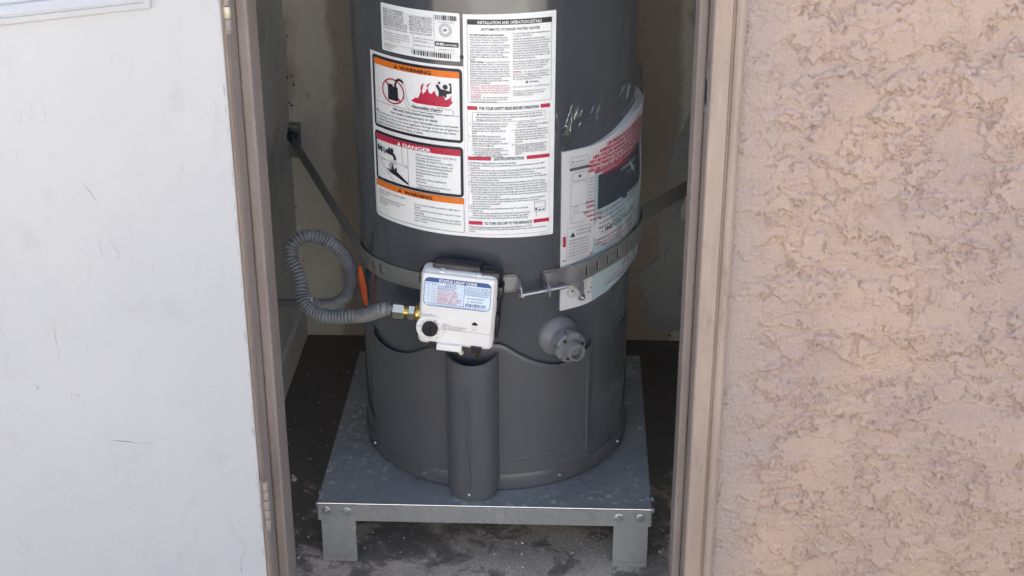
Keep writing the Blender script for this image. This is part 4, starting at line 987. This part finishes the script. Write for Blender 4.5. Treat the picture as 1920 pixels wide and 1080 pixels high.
bk.grid(rows); bk.rings([rows[0], rows2[0]], False, False); bk.rings([rows[-1], rows2[-1]], False, False)
bk.rings([[r[0] for r in rows], [brow(k, True)[0] for k in np.linspace(0, 1, 40)]], False, False)
booklet = bk.build('booklet', 'paper', mbg, True)
def printmap(x, z, d): return bagmap(x, z + .014 * sstep(42, 76, np.degrees(x / R)), d)
P = Print()
# pale blue right-hand page with the dark cover picture
P.poly('pagecyan', [(x_(44.0), .4765), (x_(52), .4790), (x_(60), .486), (x_(70), .493), (x_(80), .4965), (x_(103), .4965), (x_(103), .728), (x_(60), .722), (x_(44.0), .716)])
P.poly('navy', [(x_(46.0), .645), (x_(77.5), .640), (x_(78.5), .648), (x_(77), .714), (x_(75), .717), (x_(46.0), .7075)])
rows_t = ['Certificado', 'Calentador de', 'agua a gas', 'Manual de', 'usuario']
for k, (t, z, s, a0_, w) in enumerate((('Calentador', .694, .010, 52, .080), ('de Agua a Gas', .680, .008, 54, .070), ('Automatico', .664, .008, 56, .066), ('Manual de uso', .652, .0065, 52, .075))): P.text('pagecyan', t, x_(a0_), z, s, w, bold=.01)
rng = random.Random(4)
Wd = ['INSTALACION', 'SEGURIDAD', 'ADVERTENCIA', 'EL AGUA', 'GAS', 'DE LA', 'NO USE', 'LEA', 'MANUAL', 'PRESION', 'VALVULA', 'CALOR', 'RIESGO', 'TECNICO', 'FUGA', 'OLOR']
def words(n_): return ' '.join(rng.choice(Wd) for _ in range(n_))
# block of red text, one line under another
for k in range(8):
    z = .7560 - k * .0075 if k < 6 else .7560 - k * .0072
    a0_ = (50, 46, 43, 41.5, 41, 41, 44, 48)[k]; a1_ = (80, 82, 83, 82, 80, 78, 70, 64)[k]
    P.text('red', words(6), x_(a0_), z, .0072, x_(a1_) - x_(a0_), bold=.06)
for k in range(5):
    a0_ = (40, 40.5, 39, 41, 42)[k]; P.text('red', words(2), x_(a0_), .662 - k * .0085, .0058, x_(44.5) - x_(a0_) + (.014 if k > 2 else 0), bold=.02)
for k in range(4): P.text('navy', words(5), x_(47), .634 - k * .009, .0056, x_((77, 72, 66, 75)[k]) - x_(47), bold=.01)
P.disc('navy', x_(62), .641, .0095, 14)
P.text('navy', '- IMPORTANTE -', x_(48), .598, .0105, x_(73) - x_(48), bold=.02)
for k in range(4): P.text('red' if k % 2 else 'navy', words(6), x_(46 - k), .586 - k * .0072, .0054, x_(78 - 2 * k) - x_(46 - k), bold=.02)
for k in range(5): P.text('navy' if k % 2 == 0 else 'red', words(6), x_(46 - k), .5225 - k * .0075, .0056, x_(84 - 3 * k) - x_(46 - k), bold=.02)
# left white page: diagrams and small print
P.rframe('tink', x_(32.3), .737, x_(41), .751, .0005, .004); tri(P, 'tink', x_(33.2), .7415, .004); P.text('tink', 'WARNING', x_(34.8), .7415, .0038, .020)
P.poly('tink', P.rr(x_(32.3), .7275, x_(41.5), .7330, .0025)); P.rframe('tink', x_(33.3), .708, x_(41), .7235, .0006, .0070); P.disc('tink', x_(37), .716, .003, 10)
P.rframe('tink', x_(33.0), .632, x_(40.6), .7060, .0004, .006); P.stroke('tink', [(x_(33), .664), (x_(40.6), .664)], .0004)
P.rframe('tink', x_(34.4), .653, x_(36.2), .663, .0006, .001); P.stroke('tink', [(x_(33.6), .640), (x_(35), .650), (x_(39), .650), (x_(40), .640)], .0005)
for k in range(9): P.text('tink', words(1), x_(41.3), .706 - k * .0062, .0042, .010)
P.rframe('tink', x_(31.6), .5655, x_(42.6), .6245, .0004, .0015); tri(P, 'ink', x_(33.0), .6075, .0088)
for k in range(2): P.text('tink', words(2), x_(36), .616 - k * .0065, .0046, .028)
for k in range(6): P.text('tink', words(3), x_(32.5), .600 - k * .0058, .0042, .041)
P.rect('red', x_(29.9), .592, x_(31.1), .611)
P.stroke('tink', [(x_(34.2) + .009 * math.cos(t), .5035 + .009 * math.sin(t)) for t in np.linspace(0, 2 * PI, 24)], .0006); P.stroke('tink', [(x_(34.2) + .0065 * math.cos(t), .5035 + .0065 * math.sin(t)) for t in np.linspace(0, 2 * PI, 24)], .0004); P.disc('tink', x_(34.6), .505, .0026, 8)
for k in range(3): P.text('tink', words(1), x_(37.2), .514 - k * .006, .0042, .018)
P.rect('ink', x_(29.4), .5655, x_(31.3), .5668)
P.build(printmap, booklet, dict(pagecyan='blue_page', navy='dark_print', red='red_shape', tink='small_print', ink='black_shape'), base=.0004, step=.00022, cut=.004)
# clear bag: covers the booklet and stands up in crumples above it
rows = []
for k in np.linspace(0, 1, 110):
    t_ = np.linspace(25.2, 106, 150); x = np.array([x_(t) for t in t_])
    zlo = .466 + .036 * sstep(38, 76, t_); zhi = .846 + .012 * fbm(x * 30, x * 0 + 3, 77, 2) + .012 * sstep(40, 78, t_); z = zlo + (zhi - zlo) * k
    cr = sstep(.775, .81, z)
    w2 = 1 - np.abs(fbm(x * 30 - z * 14, z * 15 + 4, 233, 2, .5)) * 3.0
    d_ = .0018 + cr * np.clip(w2, 0, 1) ** 3 * .0050 - cr * br(t_) * .55 + (1 - cr) * np.clip(w2, 0, 1) ** 5 * .0014
    rows.append([tuple(p) for p in bagmap(x, z, d_)])
bagf = MB().grid(rows).build('clear_bag', 'film', mbg, True)
# stiff creases that catch the light above the booklet, and the tape tab at its corner
for L_ in ([(26.2, .8372), (27, .822), (27.8, .8044)], [(27.8, .8044), (30.3, .8101), (32.4, .7989)], [(30.1, .8092), (31.5, .8262), (33, .8441)], [(32.5, .8434), (32.9, .822), (32.4, .7989)],
           [(33.9, .8179), (35, .832)], [(36.6, .821), (37.7, .8328)], [(41.8, .8226), (43.3, .835)], [(55.7, .8311), (59, .8422), (60.8, .8531)], [(63.2, .8261), (65.1, .8499)], [(70.4, .8474), (75.4, .8075)], [(28.3, .7955), (31.9, .7928)], [(28.4, .7697), (30.4, .7725)], [(35.9, .8024), (37.2, .8119)], [(49.6, .823), (51.1, .8235)]):
    P_ = []
    for i in range(len(L_) - 1):
        for k in np.linspace(0, 1, 5, endpoint=(i == len(L_) - 2)): P_.append((L_[i][0] + (L_[i + 1][0] - L_[i][0]) * k, L_[i][1] + (L_[i + 1][1] - L_[i][1]) * k))
    pa_ = []
    for i, (t, z) in enumerate(P_):
        q_ = bagmap(np.array([x_(t)]), np.array([z]), .003 - br(t) * .5 + .0010 * math.sin(i * 2.3))[0]; pa_.append(tuple(q_))
    n_ = len(pa_); MB().tube(pa_, [.00015 + .00045 * math.sin(PI * (i + .5) / n_) for i in range(n_)], 6).build('bag_crease', 'crease', bagf, True)
TT = np.linspace(28.2, 32.2, 8)
MB().grid([[tuple(p) for p in bagmap(np.array([x_(t) for t in TT]), np.full(8, z), .0032 + .0006 * math.sin(z * 900))] for z in np.linspace(.768, .797, 8)]).build('tape_tab', 'film2', bagf, True)

# ------------------------------------------------------------------ orange strip hanging at the left flank
os_ = tag(empty('orange_strip', (-.224, .200, .388)), 'bright orange plastic strip hanging below the strap on the tank\'s left', 'plastic strip')
rg = []
for k in np.linspace(0, 1, 14):
    z = .040 + .078 * (1 - k); w = .0012 + .0058 * math.sin(PI * min(1, .06 + k * .88)) ** .8; c0_ = -.0065 + .0085 * k; bend = .005 * math.sin(k * PI) + .002 * math.sin(k * 9)
    rg.append([(c0_ - w, -.010 - bend, z), (c0_ - w * .3, -.0155 - bend, z), (c0_ + w, -.0115 - bend, z), (c0_ + w * .2, -.0095 - bend, z)])
MB().rings(rg).build('hanging_strip', 'orangep', os_, True)

# ------------------------------------------------------------------ crumbs of paint and plaster on the floor
db = MB(); rng = random.Random(12)
def chip(x, y, s):
    n_ = 6; a0_ = rng.uniform(0, 6); P_ = [(x + s * rng.uniform(.6, 1) * math.cos(a0_ + 2 * PI * i / n_), y + s * rng.uniform(.6, 1) * math.sin(a0_ + 2 * PI * i / n_)) for i in range(n_)]
    db.rings([[(p[0], p[1], .0002) for p in P_], [(x + (p[0] - x) * .7, y + (p[1] - y) * .7, s * rng.uniform(.4, .8)) for p in P_]])
for k in range(120): chip(rng.choice((XL + abs(rng.gauss(.02, .02)), XR - abs(rng.gauss(.01, .012)), -.35 + rng.gauss(0, .02))), rng.uniform(-.05, .85), rng.uniform(.0008, .0026))
for x, y, s in ((-.393, .272, .0075), (-.398, .285, .005), (-.341, .006, .0035), (.067, .07, .0045), (-.335, .16, .003), (.291, .11, .003), (.32, .05, .0035), (.33, .12, .003), (.352, .02, .003)): chip(x, y, s)
for k in range(420): chip(rng.uniform(-.46, .41), rng.choice((rng.uniform(-.12, .14), rng.uniform(-.12, .14), rng.uniform(-.1, .85))), rng.uniform(.0005, .0022) * rng.choice((.6, .8, 1, 1.3)))
tag(db.build('debris', 'chip'), 'pale crumbs of paint and plaster scattered on the closet floor', kind='stuff')
